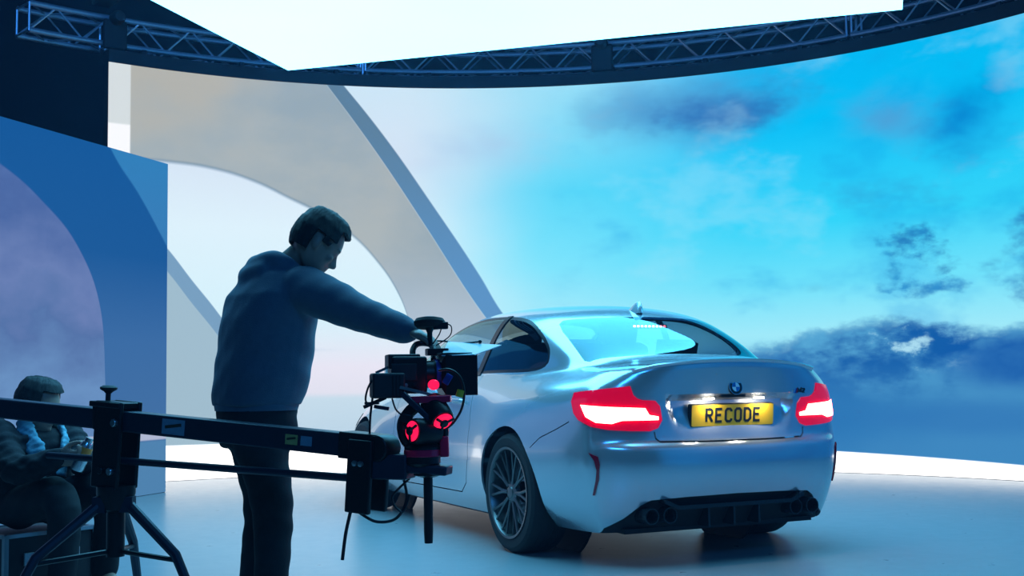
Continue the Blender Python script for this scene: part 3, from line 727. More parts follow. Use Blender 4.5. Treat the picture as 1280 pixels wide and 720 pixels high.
    for sg in (1, -1):
        bm = B(); add_ribbon(bm, [(x * -sg, z) for x, z in door], .007, (0, 0, 0), (-sg, 0, 0), Z, .5, 1.1)
        body = boolean(body, bm, 'DIFFERENCE')
    bm = B(); add_ribbon(bm, [(.475, .69), (.47, .655), (.45, .638), (.2, .633), (-.2, .633), (-.45, .638), (-.47, .655), (-.475, .69)], .008, (0, 0, 0), Y, Z, -1.2, -.7)
    body = boolean(body, bm, 'DIFFERENCE')
    for sg in (1, -1):                                    # line from the lamp forward to the wheel arch between wing and bumper
        bm = B(); add_ribbon(bm, [(.66 * sg * -1 * -1, 0), (.66 * sg, 0)][:0] or [(-sg * -.62, .745), (-sg * -.52, .70), (-sg * -.40, .655), (-sg * -.32, .60)], .006, (0, 0, 0), (-sg, 0, 0), Z, .6, 1.1)
        body = boolean(body, bm, 'DIFFERENCE')
    smooth(body, 28)
    b = meshobj('body', body, paint, car)
    # ---- panes and lights cut from the same surface
    def patch(name, src, cut, m, parent, ang=28):
        me = boolean(src, cut, 'INTERSECT'); smooth(me, ang); return meshobj(name, me, m, parent)
    for sg in (1, -1):
        g = patch('side_window', pane, side_prism(win, sg), glass, car)
        t = boolean(boolean(pane, side_prism(bigwin, sg), 'INTERSECT'), side_prism(win, sg), 'DIFFERENCE')
        smooth(t, 28); meshobj('window_trim', t, black, g)
        bp = boolean(skin_, side_prism([(.80, 1.0), (.74, 1.0), (.66, 1.37), (.72, 1.37)], sg), 'INTERSECT'); smooth(bp, 28)
        meshobj('window_pillar', bp, black, g)
    bm = B(); add_prism(bm, rw, (0, 0, 0), X, Y, .9, 1.6); rwin = patch('rear_window', pane, bm, glass, car)
    bm = B(); add_prism(bm, ws, (0, 0, 0), X, Y, .9, 1.6); patch('windscreen', pane, bm, glass, car)
    for sg in (1, -1):
        tl = patch('tail_light', skin_, light_prism(lamp, sg), redlens, car)
        tl['label'] = 'red lens of tail light'
        ll = solid(surf, .006, 1.0)
        for v in ll.vertices: pass
        lm = boolean(solid(surf, .014, .6), light_prism(lit, sg), 'INTERSECT'); smooth(lm, 28)
        o = meshobj('light_bar', lm, litlens, tl); o['label'] = 'glowing pinkish white light bar'
        rf = patch('rear_reflector', solid(surf, .012, .5), light_prism(refl, sg), redref, car); rf['label'] = 'slim upright red reflector'
    # ---- diffuser, exhausts
    df = boolean(solid(surf, .02, -1), rear_prism(dif, -1.2, -.62), 'INTERSECT')
    for v in df.vertices: v.co.x += .028 if v.co.x < -.6 else 0
    smooth(df, 28); dfo = meshobj('diffuser', df, blk_m, car)
    bm = B()
    add_ribbon(bm, [(.44, .335), (.36, .30), (-.36, .30), (-.44, .335)], .02, (0, 0, 0), Y, Z, -.925, -.86)
    obj('diffuser_lip', bm, black, dfo)
    for y in (-.16, 0, .16):
        bm = B(); add_box(bm, (-.85, y, .24), (.10, .012, .10)); obj('diffuser_fin', bm, black, dfo)
    for sg in (1, -1):
        for y in (.40, .51):
            bm = B(); add_lathe(bm, [(.036, 0), (.042, 0), (.043, .005), (.043, .2), (.030, .2), (.030, .02), (.036, 0)], (-.905, y * sg, .262), (1, 0, 0), 24)
            obj('exhaust_pipe', bm, black, car)
    # ---- underbody, wheel wells
    bm = B(); add_prism(bm, [(-.78, -.6), (3.2, -.6), (3.2, .6), (-.78, .6)], (0, 0, 0), X, Y, .165, .19)
    add_prism(bm, [(.42, -.78), (2.28, -.78), (2.28, .78), (.42, .78)], (0, 0, 0), X, Y, .16, .20)
    add_prism(bm, [(-.60, -.60), (-.40, -.60), (-.40, .60), (-.60, .60)], (0, 0, 0), X, Y, .19, .30)
    obj('underbody', bm, blk_m, car)
    for sg in (1, -1):
        for ax in (0, 2.693):
            bm = B(); n = 24; rings = []
            for i in range(n + 1):
                a = pi * (-.06 + 1.12 * i / n)
                rings.append([(ax + .376 * cos(a), .56 * sg, .334 + .376 * sin(a)), (ax + .376 * cos(a), .82 * sg, .334 + .376 * sin(a)),
                              (ax + .38 * cos(a), .82 * sg, .334 + .38 * sin(a)), (ax + .38 * cos(a), .56 * sg, .334 + .38 * sin(a))])
            loft(bm, rings)
            add_lathe(bm, [(0, .54), (.385, .54), (.385, .56), (0, .56)], (ax, 0, .334), (0, sg, 0), 40)
            obj('wheel_arch_liner', bm, blk_m, car)
    # ---- wheels
    for ax, yy, hw in ((0, .778, .122), (2.693, .762, .112)):
        for sg in (1, -1):
            bm = B()
            add_lathe(bm, [(.248, -hw + .006), (.27, -hw), (.305, -hw), (.325, -hw + .012), (.334, -hw + .035), (.334, hw - .035), (.325, hw - .012), (.305, hw), (.27, hw), (.248, hw - .006)],
                      (ax, yy * sg, .334), (0, sg, 0), 64, True)
            for d in (-.06, -.02, .02, .06):              # grooves of the tread
                add_lathe(bm, [(.3345, d - .004), (.3355, d - .002), (.3355, d + .002), (.3345, d + .004)], (ax, yy * sg, .334), (0, sg, 0), 64, True)
            w = obj('wheel', bm, rubber, car); w['label'] = 'wheel with black tyre and thin-spoked alloy rim'
            bm = B(); add_lathe(bm, [(.247, -hw + .01), (.247, hw - .008), (.256, hw - .002), (.256, hw + .004), (.243, hw + .002), (.236, hw - .012), (.232, hw - .06), (.225, -hw + .02)], (ax, yy * sg, .334), (0, sg, 0), 64, True)
            rim = obj('rim', bm, rimm, w)
            bm = B(); c = Vector((ax, yy * sg, .334)); yd = Vector((0, sg, 0))
            for k in range(10):
                a = 2 * pi * k / 10
                for da in (-.13, .13):
                    p0 = Vector((cos(a), 0, sin(a))) * .05; pm = Vector((cos(a + da * .35), 0, sin(a + da * .35))) * .12
                    p1 = Vector((cos(a + da), 0, sin(a + da))) * .238
                    add_tube(bm, [c + p0 + yd * (hw - .028), c + pm + yd * (hw - .024), c + p1 + yd * (hw - .012)], [.011, .0085, .0075], 6)
            obj('spokes', bm, rimm, w)
            bm = B(); add_lathe(bm, [(0, hw - .012), (.03, hw - .014), (.036, hw - .02), (.062, hw - .026), (.066, hw - .05), (0, hw - .05)], c, (0, sg, 0), 32); obj('hub_cap', bm, rimm, w)
            bm = B(); add_lathe(bm, [(.06, .0), (.19, .0), (.19, .024), (.06, .024)], c, (0, sg, 0), 40, True); obj('brake_disc', bm, dchrome, w)
            bm = B()
            for i in range(7):
                a = pi * (.72 + .5 * i / 6)
            pts = [c + Vector((.17 * cos(a), 0, .17 * sin(a))) + yd * .03 for a in [pi * (.75 + .45 * i / 8) for i in range(9)]]
            add_tube(bm, pts, [.02, .035, .04, .04, .04, .04, .04, .035, .02], 8); obj('brake_caliper', bm, rimd, w)
    # ---- number plate
    tilt = Matrix.Rotation(radians(-6), 3, 'Y')
    pc = Vector((-.908, 0, .766)); ev = tilt @ Vector((0, 0, 1)); eu = Vector((0, -1, 0))      # eu x ev faces -x
    if eu.cross(ev).x > 0: ev = -ev
    bm = B(); q = []
    for sx, sy, a0 in ((1, 1, 0), (-1, 1, 90), (-1, -1, 180), (1, -1, 270)):
        q += arc(sx * .252, sy * .0475, .008, .008, a0, a0 + 90, 4)
    add_prism(bm, q, pc, eu, ev, 0, .006)
    pl = obj('number_plate', bm, yel, car, sm=0); pl['label'] = 'yellow plate with dark raised letters'
    bm = B(); add_prism(bm, [(u * 1.012, v * 1.06) for u, v in q], pc, eu, ev, -.03, -.0005); obj('plate_holder', bm, blk_m, pl, sm=0)
    x = -.1775
    for ch in 'RECODE':
        bm = B(); add_letter(bm, ch, x, -.0395, .05, .079, .0135, pc, eu, ev, .006, .0072)
        obj('plate_letter', bm, ink, pl, sm=0); x += .061
    # plate lamps
    for y in (.16, -.16):
        bm = B(); add_box(bm, (-.925, y, .853), (.018, .06, .010)); o = obj('plate_light', bm, mat('plate_lamp', (1, .95, .85), .3, emit=(1, .93, .8), estr=14, noise=(30, .02)), car, bevel=.003)
        lt = bpy.data.lights.new('plate_lamp', 'AREA'); lt.energy = .55; lt.color = (1, .92, .78); lt.shape = 'RECTANGLE'; lt.size = .07; lt.size_y = .02
        lo = bpy.data.objects.new('plate_lamp_light', lt); COL.objects.link(lo); lo.parent = o; lo.location = (-.945, y, .846)
        lo.rotation_euler = Vector((-.30, 0, 1)).to_track_quat('Z', 'Y').to_euler()
    bm = B(); add_box(bm, (-.905, 0, .868), (.03, .16, .018)); obj('boot_handle', bm, blk_m, car, bevel=.004)
    # ---- round badge
    bc = Vector((-.9385, 0, .912)); bu = Vector((0, -1, 0)); bv = Vector((.16, 0, 1)).normalized(); bn = bu.cross(bv)
    if bn.x > 0: bn = -bn
    bm = B(); add_lathe(bm, [(0, -.012), (.041, -.012), (.041, .002), (.038, .004), (0, .004)], bc, bn, 40)
    bd = obj('badge', bm, black, car); bd['label'] = 'round badge quartered in blue and white'
    bm = B(); add_lathe(bm, [(.0385, .003), (.041, .003), (.041, .006), (.0385, .006)], bc, bn, 40, True); add_lathe(bm, [(.0235, .003), (.0255, .003), (.0255, .006), (.0235, .006)], bc, bn, 40, True)
    obj('badge_ring', bm, chrome, bd)
    for k in range(4):
        bm = B(); add_prism(bm, [(0, 0)] + arc(0, 0, .0236, .0236, 90 * k, 90 * k + 90, 8), bc, bu, bv, .0042, .0056)
        obj('badge_quarter', bm, blue if k in (1, 3) else white, bd, sm=0)
    for ch, a in (('B', 130), ('M', 90), ('W', 50)):
        d = Vector((cos(radians(a)), sin(radians(a)))); u2 = bu * d.y - bv * d.x; v2 = bu * d.x + bv * d.y
        bm = B(); add_letter(bm, ch, -.006, -.005, .012, .010, .0024, bc + v2 * .0315, u2, v2, .0042, .0056); obj('badge_letter', bm, chrome, bd, sm=0)
    # ---- model badge at the right of the boot lid
    T = BVHTree.FromPolygons([v.co for v in surf.vertices], [p.vertices for p in surf.polygons])
    h = T.ray_cast(Vector((-2, -.45, .885)), Vector((1, 0, 0)))
    nrm = h[1] if h[1].x < 0 else -h[1]; eu2 = Vector((0, -1, 0)); eu2 = (eu2 - nrm * eu2.dot(nrm)).normalized(); ev2 = nrm.cross(eu2)
    cols = [mat('stripe_pale_blue', (.1, .35, .65), .3), mat('stripe_dark_blue', (.02, .05, .3), .3), mat('stripe_red', (.6, .02, .03), .3)]
    bm = B(); add_box(bm, (0, 0, 0), (.001, .001, .001)); bm.clear()
    add_letter(bm, 'M', -.012, -.012, .032, .026, .007, h[0], eu2, ev2, -.004, .004)
    mb = obj('boot_badge', bm, black, car, sm=0); mb['label'] = 'small dark model badge with three slanted stripes'
    bm = B(); add_letter(bm, '2', .026, -.012, .02, .026, .006, h[0], eu2, ev2, -.004, .004); obj('badge_digit', bm, black, mb, sm=0)
    for i, m in enumerate(cols):
        bm = B(); add_prism(bm, [(-.044 + .0105 * i, -.012), (-.036 + .0105 * i, -.012), (-.028 + .0105 * i, .014), (-.036 + .0105 * i, .014)], h[0], eu2, ev2, -.004, .003)
        obj('badge_stripe', bm, m, mb, sm=0)
    # ---- boot spoiler lip
    bm = B(); rings = []
    for i in range(33):
        y = -.575 + 1.15 * i / 32; f = 1 - (abs(y) / .575) ** 2
        hh = T.ray_cast(Vector((-.90 + .10 * (y / .6) ** 2, y, 2)), Vector((0, 0, -1)))[0]
        xr = -.962 + .10 * (abs(y) / .60) ** 2.2; zt = hh.z + .004 + .010 * min(1, 3 * f)
        rings.append([(hh.x + .03, y, hh.z - .004), (hh.x - .02, y, hh.z + .004), (xr, y, zt), (xr - .004, y, zt - .006), (xr + .016, y, hh.z - .022)])
    loft(bm, rings); obj('boot_spoiler', bm, paint, car, sm=50)
    # ---- roof aerial (shark fin)
    hz = T.ray_cast(Vector((.05, 0, 2)), Vector((0, 0, -1)))[0].z
    bm = B(); rings = []
    for z, x0, x1, w in ((-.01, -.07, .115, .034), (.008, -.068, .10, .030), (.03, -.06, .055, .020), (.05, -.052, .015, .011), (.06, -.045, -.012, .005)):
        cx, L = (x0 + x1) / 2, (x1 - x0) / 2
        rings.append([(.05 + cx + L * cos(a), w * sin(a), hz + z + .02 * (cos(a)) * 0) for a in [2 * pi * k / 16 for k in range(16)]])
    loft(bm, rings); obj('roof_aerial', bm, paint, car, sm=40)
    # ---- third brake light behind the rear window
    h0 = T.ray_cast(Vector((-.095, 0, 2)), Vector((0, 0, -1)))[0]
    bm = B(); add_box(bm, (-.06, 0, h0.z - .028), (.07, .25, .024)); hb = obj('high_brake_light', bm, blk_m, car, bevel=.004); hb['label'] = 'row of small red lamps at top of rear window'
    ledm = mat('brake_led', (1, .3, .25), .3, emit=(1, .10, .10), estr=5, noise=(30, .02))
    for k in range(9):
        bm = B(); add_box(bm, (-.098, -.104 + .026 * k, h0.z - .028), (.008, .014, .012)); obj('brake_lamp', bm, ledm, hb, bevel=.002)
    # ---- door handles, mirrors
    for sg in (1, -1):
        yb = T.ray_cast(Vector((.86, 2 * sg, .84)), Vector((0, -sg, 0)))[0].y
        bm = B(); add_tube(bm, [(.76, yb, .838), (.78, yb + .022 * sg, .84), (.88, yb + .026 * sg, .842), (.97, yb + .02 * sg, .842), (.99, yb, .842)], [.008, .013, .014, .012, .008], 10)
        obj('door_handle', bm, paint, car)
        ym = T.ray_cast(Vector((1.78, 2 * sg, .985)), Vector((0, -sg, 0)))[0].y
        bm = B(); add_tube(bm, [(1.78, ym - .02 * sg, .985), (1.79, ym + .06 * sg, 1.0), (1.80, ym + .10 * sg, 1.02)], [.02, .016, .022], 8); mo = obj('wing_mirror', bm, black, car)
        bm = B(); rings = []
        for t, s in ((0, .55), (.06, .9), (.3, 1), (.7, .95), (.93, .75), (1, .4)):
            rings.append([(1.79 + .055 * s * cos(a) * (1 if cos(a) > 0 else .5), ym + sg * (.075 + .19 * t), 1.045 + .065 * s * sin(a)) for a in [2 * pi * k / 16 for k in range(16)]])
        loft(bm, rings); obj('mirror_shell', bm, paint, mo, sm=50)
    # ---- interior
    bm = B(); add_box(bm, (.9, 0, .34), (2.6, 1.46, .24)); add_box(bm, (-.28, 0, .88), (.5, 1.2, .22)); obj('cabin_floor', bm, dark_in, car, bevel=.02)
    bm = B(); add_box(bm, (1.92, 0, .82), (.5, 1.40, .22)); obj('dashboard', bm, dark_in, car, bevel=.05)
    for x, y, back in ((1.05, .36, .30), (1.05, -.36, .30), (.28, .34, .22), (.28, -.34, .22)):
        bm = B(); add_box(bm, (x + .22, y, .56), (.48, .50, .18)); st = obj('car_seat', bm, seatm, car, bevel=.05)
        rot = Matrix.Rotation(radians(-18), 3, 'Y'); hgt = .60 if x > .6 else .42
        bm = B(); add_box(bm, (x - .05, y, .62 + hgt / 2), (.14, .48, hgt), rot); obj('seat_back', bm, seatm, st, bevel=.05)
        bm = B(); top = .62 + hgt; add_box(bm, (x - .05 - hgt * .19, y, top + .07), (.09, .25, .17), rot)
        for dy in (-.06, .06): add_tube(bm, [(x - .04 - hgt * .16, y + dy, top - .06), (x - .05 - hgt * .18, y + dy, top + .02)], .007, 8)
        obj('head_rest', bm, seatm, st, bevel=.03)
    bm = B(); R = Matrix.Rotation(radians(25), 3, 'Y')
    add_tube(bm, [Vector((1.58, .36, .86)) + R @ Vector((0, .18 * cos(a), .18 * sin(a))) for a in [2 * pi * k / 32 for k in range(32)]], .015, 8, closed=True)
    add_tube(bm, [Vector((1.58, .36, .86)) + R @ Vector((0, -.18, 0)), Vector((1.62, .36, .85)), Vector((1.58, .36, .86)) + R @ Vector((0, .18, 0))], .018, 8)
    add_tube(bm, [(1.62, .36, .85), (1.9, .36, .78)], .03, 8)
    obj('steering_wheel', bm, dark_in, car)
    # front lamps and grille (facing away, seen only from the side)
    for sg in (1, -1):
        hp = [(2.98, .72), (3.30, .66), (3.36, .60), (3.30, .57), (3.02, .63)]
        o = boolean(skin_, side_prism(hp, sg, .3, 1.2), 'INTERSECT'); smooth(o, 28)
        if len(o.polygons): meshobj('headlight', o, black, car)
    car.location = CAR_LOC; car.rotation_euler = (0, 0, CAR_RZ)
    return car
# ------------------------------------------------------------------ people
def fuse(name, bm, m, parent, voxel=.006, it=6, fac=.5, noise=None):
    """one continuous skin grown over overlapping volumes"""
    bmesh.ops.recalc_face_normals(bm, faces=bm.faces[:])
    me = bpy.data.meshes.new(name); bm.to_mesh(me); bm.free()
    o = bpy.data.objects.new(name, me); COL.objects.link(o)
    r = o.modifiers.new('r', 'REMESH'); r.mode = 'VOXEL'; r.voxel_size = voxel
    s = o.modifiers.new('s', 'SMOOTH'); s.iterations = it; s.factor = fac
    q = evaluated(o); bpy.data.objects.remove(o)
    if noise: noise(q)
    smooth(q); return meshobj(name, q, m, parent)
def limb(bm, pts, rs, n=18, sub=5):
    """tapering limb: rounded tube through joints"""
    Q = spline([tuple(p) + (r,) for p, r in zip([Vector(p) for p in pts], rs)] if False else [Vector((*p, r)) for p, r in zip([Vector(p) for p in pts], rs)], sub)
    add_tube(bm, [q.to_3d() for q in Q], [q[3] for q in Q], n)
    for q in (Q[0], Q[-1]): bmesh.ops.create_uvsphere(bm, u_segments=14, v_segments=9, radius=q[3] * .985, matrix=Matrix.Translation(q.to_3d()))
def ellip(bm, c, r, rot=None):
    M = Matrix.Translation(Vector(c)) @ (rot.to_4x4() if rot else Matrix.Identity(4)) @ Matrix.Diagonal((*r, 1))
    bmesh.ops.create_uvsphere(bm, u_segments=20, v_segments=12, radius=1, matrix=M)
def torso(bm, rows, n=28, p=2.4):
    """stack of superellipse rings: (centre, half width vector, half depth vector)"""
    rings = []
    for c, a, b in rows:
        c, a, b = Vector(c), Vector(a), Vector(b)
        rings.append([c + a * (abs(cos(t)) ** (2 / p) * (1 if cos(t) > 0 else -1)) + b * (abs(sin(t)) ** (2 / p) * (1 if sin(t) > 0 else -1)) for t in [2 * pi * k / n for k in range(n)]])
    loft(bm, rings)
HEAD = [  # height, back, front, half width
 (.116, .012, .012, .012), (.111, .045, .038, .034), (.10, .070, .058, .051), (.08, .088, .077, .065), (.05, .099, .090, .0735), (.028, .101, .0955, .0765), (.016, .1005, .0955, .0765),
 (.0, .099, .086, .0755), (-.02, .095, .0855, .0735), (-.04, .086, .087, .069), (-.058, .074, .088, .063), (-.068, .064, .086, .059), (-.078, .05, .0875, .055), (-.09, .03, .089, .0485), (-.102, .008, .085, .040), (-.113, -.02, .070, .026)]
def head_slices(off=0.0, n=40, top=True):
    rings = []
    for h, b, f, w in HEAD:
        ring = []
        for k in range(n):
            t = 2 * pi * k / n; c, s = cos(t), sin(t); p = 2.25
            x = (f if c > 0 else b); m = (b - f) / 2 * 0
            ring.append(Vector((x * abs(c) ** (2 / p) * (1 if c > 0 else -1) + off * c, w * abs(s) ** (2 / p) * (1 if s > 0 else -1) + off * s, h + (off * .9 if h > .09 else 0))))
        rings.append(ring)
    return rings
def add_head(bm, M):
    """head with brow, nose, lips, chin and ears; local x forward, y left, z up"""
    def ad(fn, *a, **k):
        t = bmesh.new(); fn(t, *a, **k); bmesh.ops.transform(t, matrix=M, verts=t.verts)
        me = bpy.data.meshes.new('t'); t.to_mesh(me); t.free(); bm.from_mesh(me); bpy.data.meshes.remove(me)
    ad(loft, head_slices())
    ad(loft, [[Vector((.082, -.008, .012)), Vector((.082, .008, .012)), Vector((.095, .003, .012)), Vector((.095, -.003, .012))],
              [Vector((.078, -.012, -.012)), Vector((.078, .012, -.012)), Vector((.106, .005, -.012)), Vector((.106, -.005, -.012))],
              [Vector((.075, -.019, -.034)), Vector((.075, .019, -.034)), Vector((.121, .008, -.034)), Vector((.121, -.008, -.034))],
              [Vector((.076, -.020, -.046)), Vector((.076, .020, -.046)), Vector((.116, .009, -.045)), Vector((.116, -.009, -.045))],
              [Vector((.078, -.012, -.053)), Vector((.078, .012, -.053)), Vector((.095, .006, -.051)), Vector((.095, -.006, -.051))]])
    for s in (1, -1):
        ad(ellip, (.084, .032 * s, .020), (.013, .026, .007))                       # brow
        ad(ellip, (.070, .045 * s, -.028), (.016, .020, .016))                      # cheekbone
        ad(ellip, (.078, .031 * s, -.001), (.011, .013, .010))                      # closed-lid eye bulge
        R = Matrix.Rotation(radians(18 * s), 3, 'Z') @ Matrix.Rotation(radians(-10), 3, 'Y')
        ad(ellip, (-.012, .080 * s, -.008), (.020, .0085, .033), R)                 # ear
        ad(ellip, (-.006, .078 * s, -.032), (.010, .008, .013), R)                  # ear lobe
    ad(ellip, (.089, 0, -.063), (.008, .024, .0055)); ad(ellip, (.087, 0, -.074), (.008, .021, .006)); ad(ellip, (.082, 0, -.096), (.014, .020, .013))
def add_hair(name, M, m, parent, style):
    """hair shell grown from the scalp; style(x,y,z)->True where hair grows"""
    rings = head_slices(.009)
    bm = bmesh.new(); V = loft(bm, rings, caps=True)
    rnd = random.Random(3)
    dele = [f for f in bm.faces if not style(f.calc_center_median())]
    bmesh.ops.delete(bm, geom=dele, context='FACES')
    bmesh.ops.subdivide_edges(bm, edges=bm.edges[:], cuts=2, use_grid_fill=True)
    for v in bm.verts:
        c = v.co; n = Vector((c.x, c.y, max(0, c.z) * 1.2)).normalized()
        k = sin(c.x * 210 + c.y * 60) * sin(c.y * 190 - c.z * 90) * .0014 + rnd.uniform(-.001, .0015)
        if c.z > .07: k += .003 * (.6 + .4 * sin(c.x * 120 + c.y * 90)) + rnd.uniform(0, .003)
        v.co += n * k
    r = bmesh.ops.solidify(bm, geom=bm.faces[:], thickness=.012)
    bmesh.ops.transform(bm, matrix=M, verts=bm.verts)
    return obj(name, bm, m, parent, sm=70)
def add_hand(bm, wrist, fwd, palm_n, side, curl, size=1.0, spread=.0):
    """hand from the wrist: fwd along the palm, palm_n out of the palm, side towards the thumb"""
    f, n, s = Vector(fwd).normalized(), Vector(palm_n).normalized(), Vector(side).normalized(); w = Vector(wrist); k = size
    R = Matrix((f, s, n)).transposed()
    ellip(bm, w + f * .045 * k, (.052 * k, .041 * k, .017 * k), R); ellip(bm, w + f * .07 * k, (.03 * k, .042 * k, .015 * k), R)
    for i, (off, L) in enumerate(((.029, .078), (.010, .086), (-.010, .080), (-.028, .064))):
        p = w + f * .085 * k + s * off * k; d = (f + s * spread * off * 8).normalized(); a = 0
        pts = [p - d * .02 * k, p]
        for j, q in enumerate((.45, .32, .26)):
            a += curl * (1.0, 1.25, .8)[j]
            dd = d * cos(a) + n * sin(a); p = p + dd * L * q * k; pts.append(p.copy())
        limb(bm, pts, [.0095 * k, .0095 * k, .0088 * k, .0080 * k, .0068 * k], 10, 3)
    t0 = w + f * .025 * k + s * .030 * k; t1 = t0 + (f * .5 + s * .62 + n * .35).normalized() * .042 * k
    t2 = t1 + (f * .8 + s * .10 + n * .6 * max(.3, curl)).normalized() * .034 * k; t3 = t2 + (f * .8 - s * .25 + n * .8 * max(.3, curl)).normalized() * .027 * k
    limb(bm, [t0, t1, t2, t3], [.016 * k, .0125 * k, .0105 * k, .0085 * k], 10, 3)
def cloth_noise(amp, sc):
    def f(me):
        for v in me.vertices:
            c = v.co * sc
            k = sin(c.x * 1.0 + 2.3 * sin(c.z * .7)) * sin(c.z * 1.6 + c.x * .6 + c.y) + .5 * sin(c.z * 3.1 - c.x * 2.2 + c.y * 1.7)
            v.co += v.normal * (k * amp)
    return f
def add_shoe(name, heel, toe, m, sole_m, parent):
    h, t = Vector(heel), Vector(toe); d = (t - h).normalized(); s = Vector((-d.y, d.x, 0)); L = (t - h).length
    def ring(u, w, z0, z1, n=16): 
        c = h + d * L * u
        return [Vector((c.x, c.y, 0)) + s * w * cos(a) + Vector((0, 0, (z0 + z1) / 2 + (z1 - z0) / 2 * sin(a))) for a in [2 * pi * k / n for k in range(n)]]
    bm = B(); loft(bm, [ring(u, w, .012, z) for u, w, z in ((-.03, .018, .05), (.0, .033, .085), (.12, .038, .11), (.3, .038, .10), (.5, .043, .075), (.75, .048, .058), (.93, .038, .048), (1.0, .02, .035))])
    o = obj(name, bm, m, parent, sm=60)
    bm = B(); out = [(-.04, 0), (-.02, .026), (.1, .037), (.35, .037), (.6, .046), (.8, .049), (.95, .036), (1.02, 0), (.95, -.036), (.8, -.049), (.6, -.046), (.35, -.037), (.1, -.037), (-.02, -.026)]
    add_prism(bm, [(u * L, v) for u, v in out], (h.x, h.y, 0), d, s, .002, .022); obj('sole', bm, sole_m, o)
    return o
def build_people():
    skin_m = mat('skin', (.36, .21, .16), .45, noise=(60, .12), spec=.4); hair_m = mat('dark_hair', (.005, .0045, .006), .6, noise=(200, .5), bump=(400, .8))
    hood_m = mat('blue_grey_sweatshirt', (.075, .115, .165), .9, noise=(40, .15), bump=(220, .35), sheen=.2)
    trou_m = mat('black_trousers', (.010, .011, .015), .85, noise=(60, .3), bump=(200, .3)); shoe_m = mat('dark_shoes', (.02, .02, .025), .6, noise=(40, .2)); sole_m = mat('pale_sole', (.3, .3, .3), .7, noise=(40, .1))
    jack_m = mat('dark_jacket', (.012, .012, .016), .85, noise=(12, .4), bump=(90, .5)); scarf_m = mat('pale_blue_scarf', (.18, .42, .52), .85, noise=(50, .2), bump=(180, .5))
    # ================= standing operator
    def P(x, y, Y): return at(x, y, Y)
    hip = P(320, 535, 4.86); base = Vector((hip.x, hip.y, 0))
    man = empty('person', 'standing person with short dark hair in blue-grey hooded sweatshirt, arm reaching out to the camera', 'person', base)
    T = Matrix.Translation(-base)
    def fin(o): 
        o.data.transform(T); return o
    X, Yv, Zv = Vector((1, 0, 0)), Vector((0, 1, 0)), Vector((0, 0, 1))
    fw = Vector((.78, .62, 0)).normalized(); lf = Vector((-fw.y, fw.x, 0))              # chest direction, his left
    hc = P(397, 304, 4.80)
    Mh = Matrix.Translation(hc) @ Matrix.Rotation(radians(20), 4, 'Z') @ Matrix.Rotation(radians(38), 4, 'Y')
    neck0, neck1 = P(354, 342, 4.86), P(378, 318, 4.82)
    shR, shL = P(384, 362, 4.72), P(320, 358, 5.02)
    elR, wrR = P(452, 393, 4.56), P(512, 414, 4.42)
    hnd = (P(536, 424, 4.39) - wrR).normalized()
    elL, wrL, haL = P(312, 440, 5.06), P(348, 478, 5.04), P(360, 492, 5.02)
    hipR, hipL = P(322, 545, 4.80), P(318, 545, 4.97)
    def floor_pt(x, y): return Vector((x, y, 0))
    knR, anR = Vector((hipR.x + .06, hipR.y + .0, .47)), Vector((hipR.x + .05, hipR.y, .085))
    knL, anL = Vector((hipL.x + .03, hipL.y + .03, .47)), Vector((hipL.x - .01, hipL.y + .04, .085))
    bm = B(); add_head(bm, Mh)
    limb(bm, [neck0 - Zv * .05, neck0, neck1, hc + Vector((-.03, 0, -.02))], [.07, .064, .058, .055])
    tz = lambda x, y, Yd, w, d: (P(x, y, Yd), lf * w, fw * d)
    TOR = [tz(324, 548, 4.88, .150, .105), tz(322, 520, 4.88, .150, .105), tz(325, 480, 4.87, .150, .11), tz(331, 440, 4.87, .165, .12), tz(337, 400, 4.86, .185, .128), tz(343, 368, 4.86, .19, .12), tz(349, 348, 4.86, .15, .09), tz(352, 336, 4.86, .075, .06)]
    torso(bm, TOR)
    limb(bm, [shR, elR, wrR], [.056, .042, .028]); limb(bm, [shL, elL, wrL], [.056, .042, .028])
    limb(bm, [hipR, knR, anR], [.085, .058, .042]); limb(bm, [hipL, knL, anL], [.085, .058, .042])
    for an, d in ((anR, Vector((.95, -.1, 0))), (anL, Vector((.9, .25, 0)))): limb(bm, [an, an + d * .1 - Zv * .045, an + d * .16 - Zv * .06], [.04, .034, .022])
    add_hand(bm, wrR, hnd, Vector((.1, .25, -1)), Vector((.35, .9, .1)), .75)
    add_hand(bm, wrL, haL - wrL, Vector((0, -.3, -1)), Vector((.3, -.9, .1)), .6)
    body = fin(fuse('body', bm, skin_m, man, .0065, 3))
    def style(c):
        if c.z > .080: return True
        if abs(c.y) > .045:
            if c.z > .032: return c.x < .050
            if c.x > -.034: return .002 < c.x < .028 and c.z > .006
            return c.z > -.055
        return c.x < -.02 and c.z > -.062
    fin(add_hair('hair', Mh, hair_m, man, style))
    # sweatshirt with hood, cuffs, hem
    bm = B()
    H = [tz(321, 507, 4.88, .186, .165), tz(324, 492, 4.88, .198, .176), tz(328, 470, 4.87, .204, .180), tz(332, 440, 4.87, .212, .178), tz(336, 400, 4.86, .225, .172), tz(339, 370, 4.86, .226, .156), tz(344, 346, 4.86, .175, .115), tz(350, 332, 4.86, .10, .085)]
    torso(bm, H)
    limb(bm, [shR + (shL - shR) * .08, shR * .55 + elR * .45, elR, wrR * .85 + elR * .15, wrR - hnd * .01], [.098, .086, .070, .055, .042])
    limb(bm, [shL - (shL - shR) * .08, elL, wrL], [.088, .060, .042])
    limb(bm, [P(330, 338, 4.76), P(313, 348, 4.86), P(318, 342, 4.99)], [.040, .054, .040])          # hood lying on the back
    limb(bm, [P(366, 334, 4.76), P(345, 326, 4.77), P(324, 335, 4.86), P(334, 330, 4.95), P(358, 330, 4.96)], [.030, .044, .054, .044, .030])
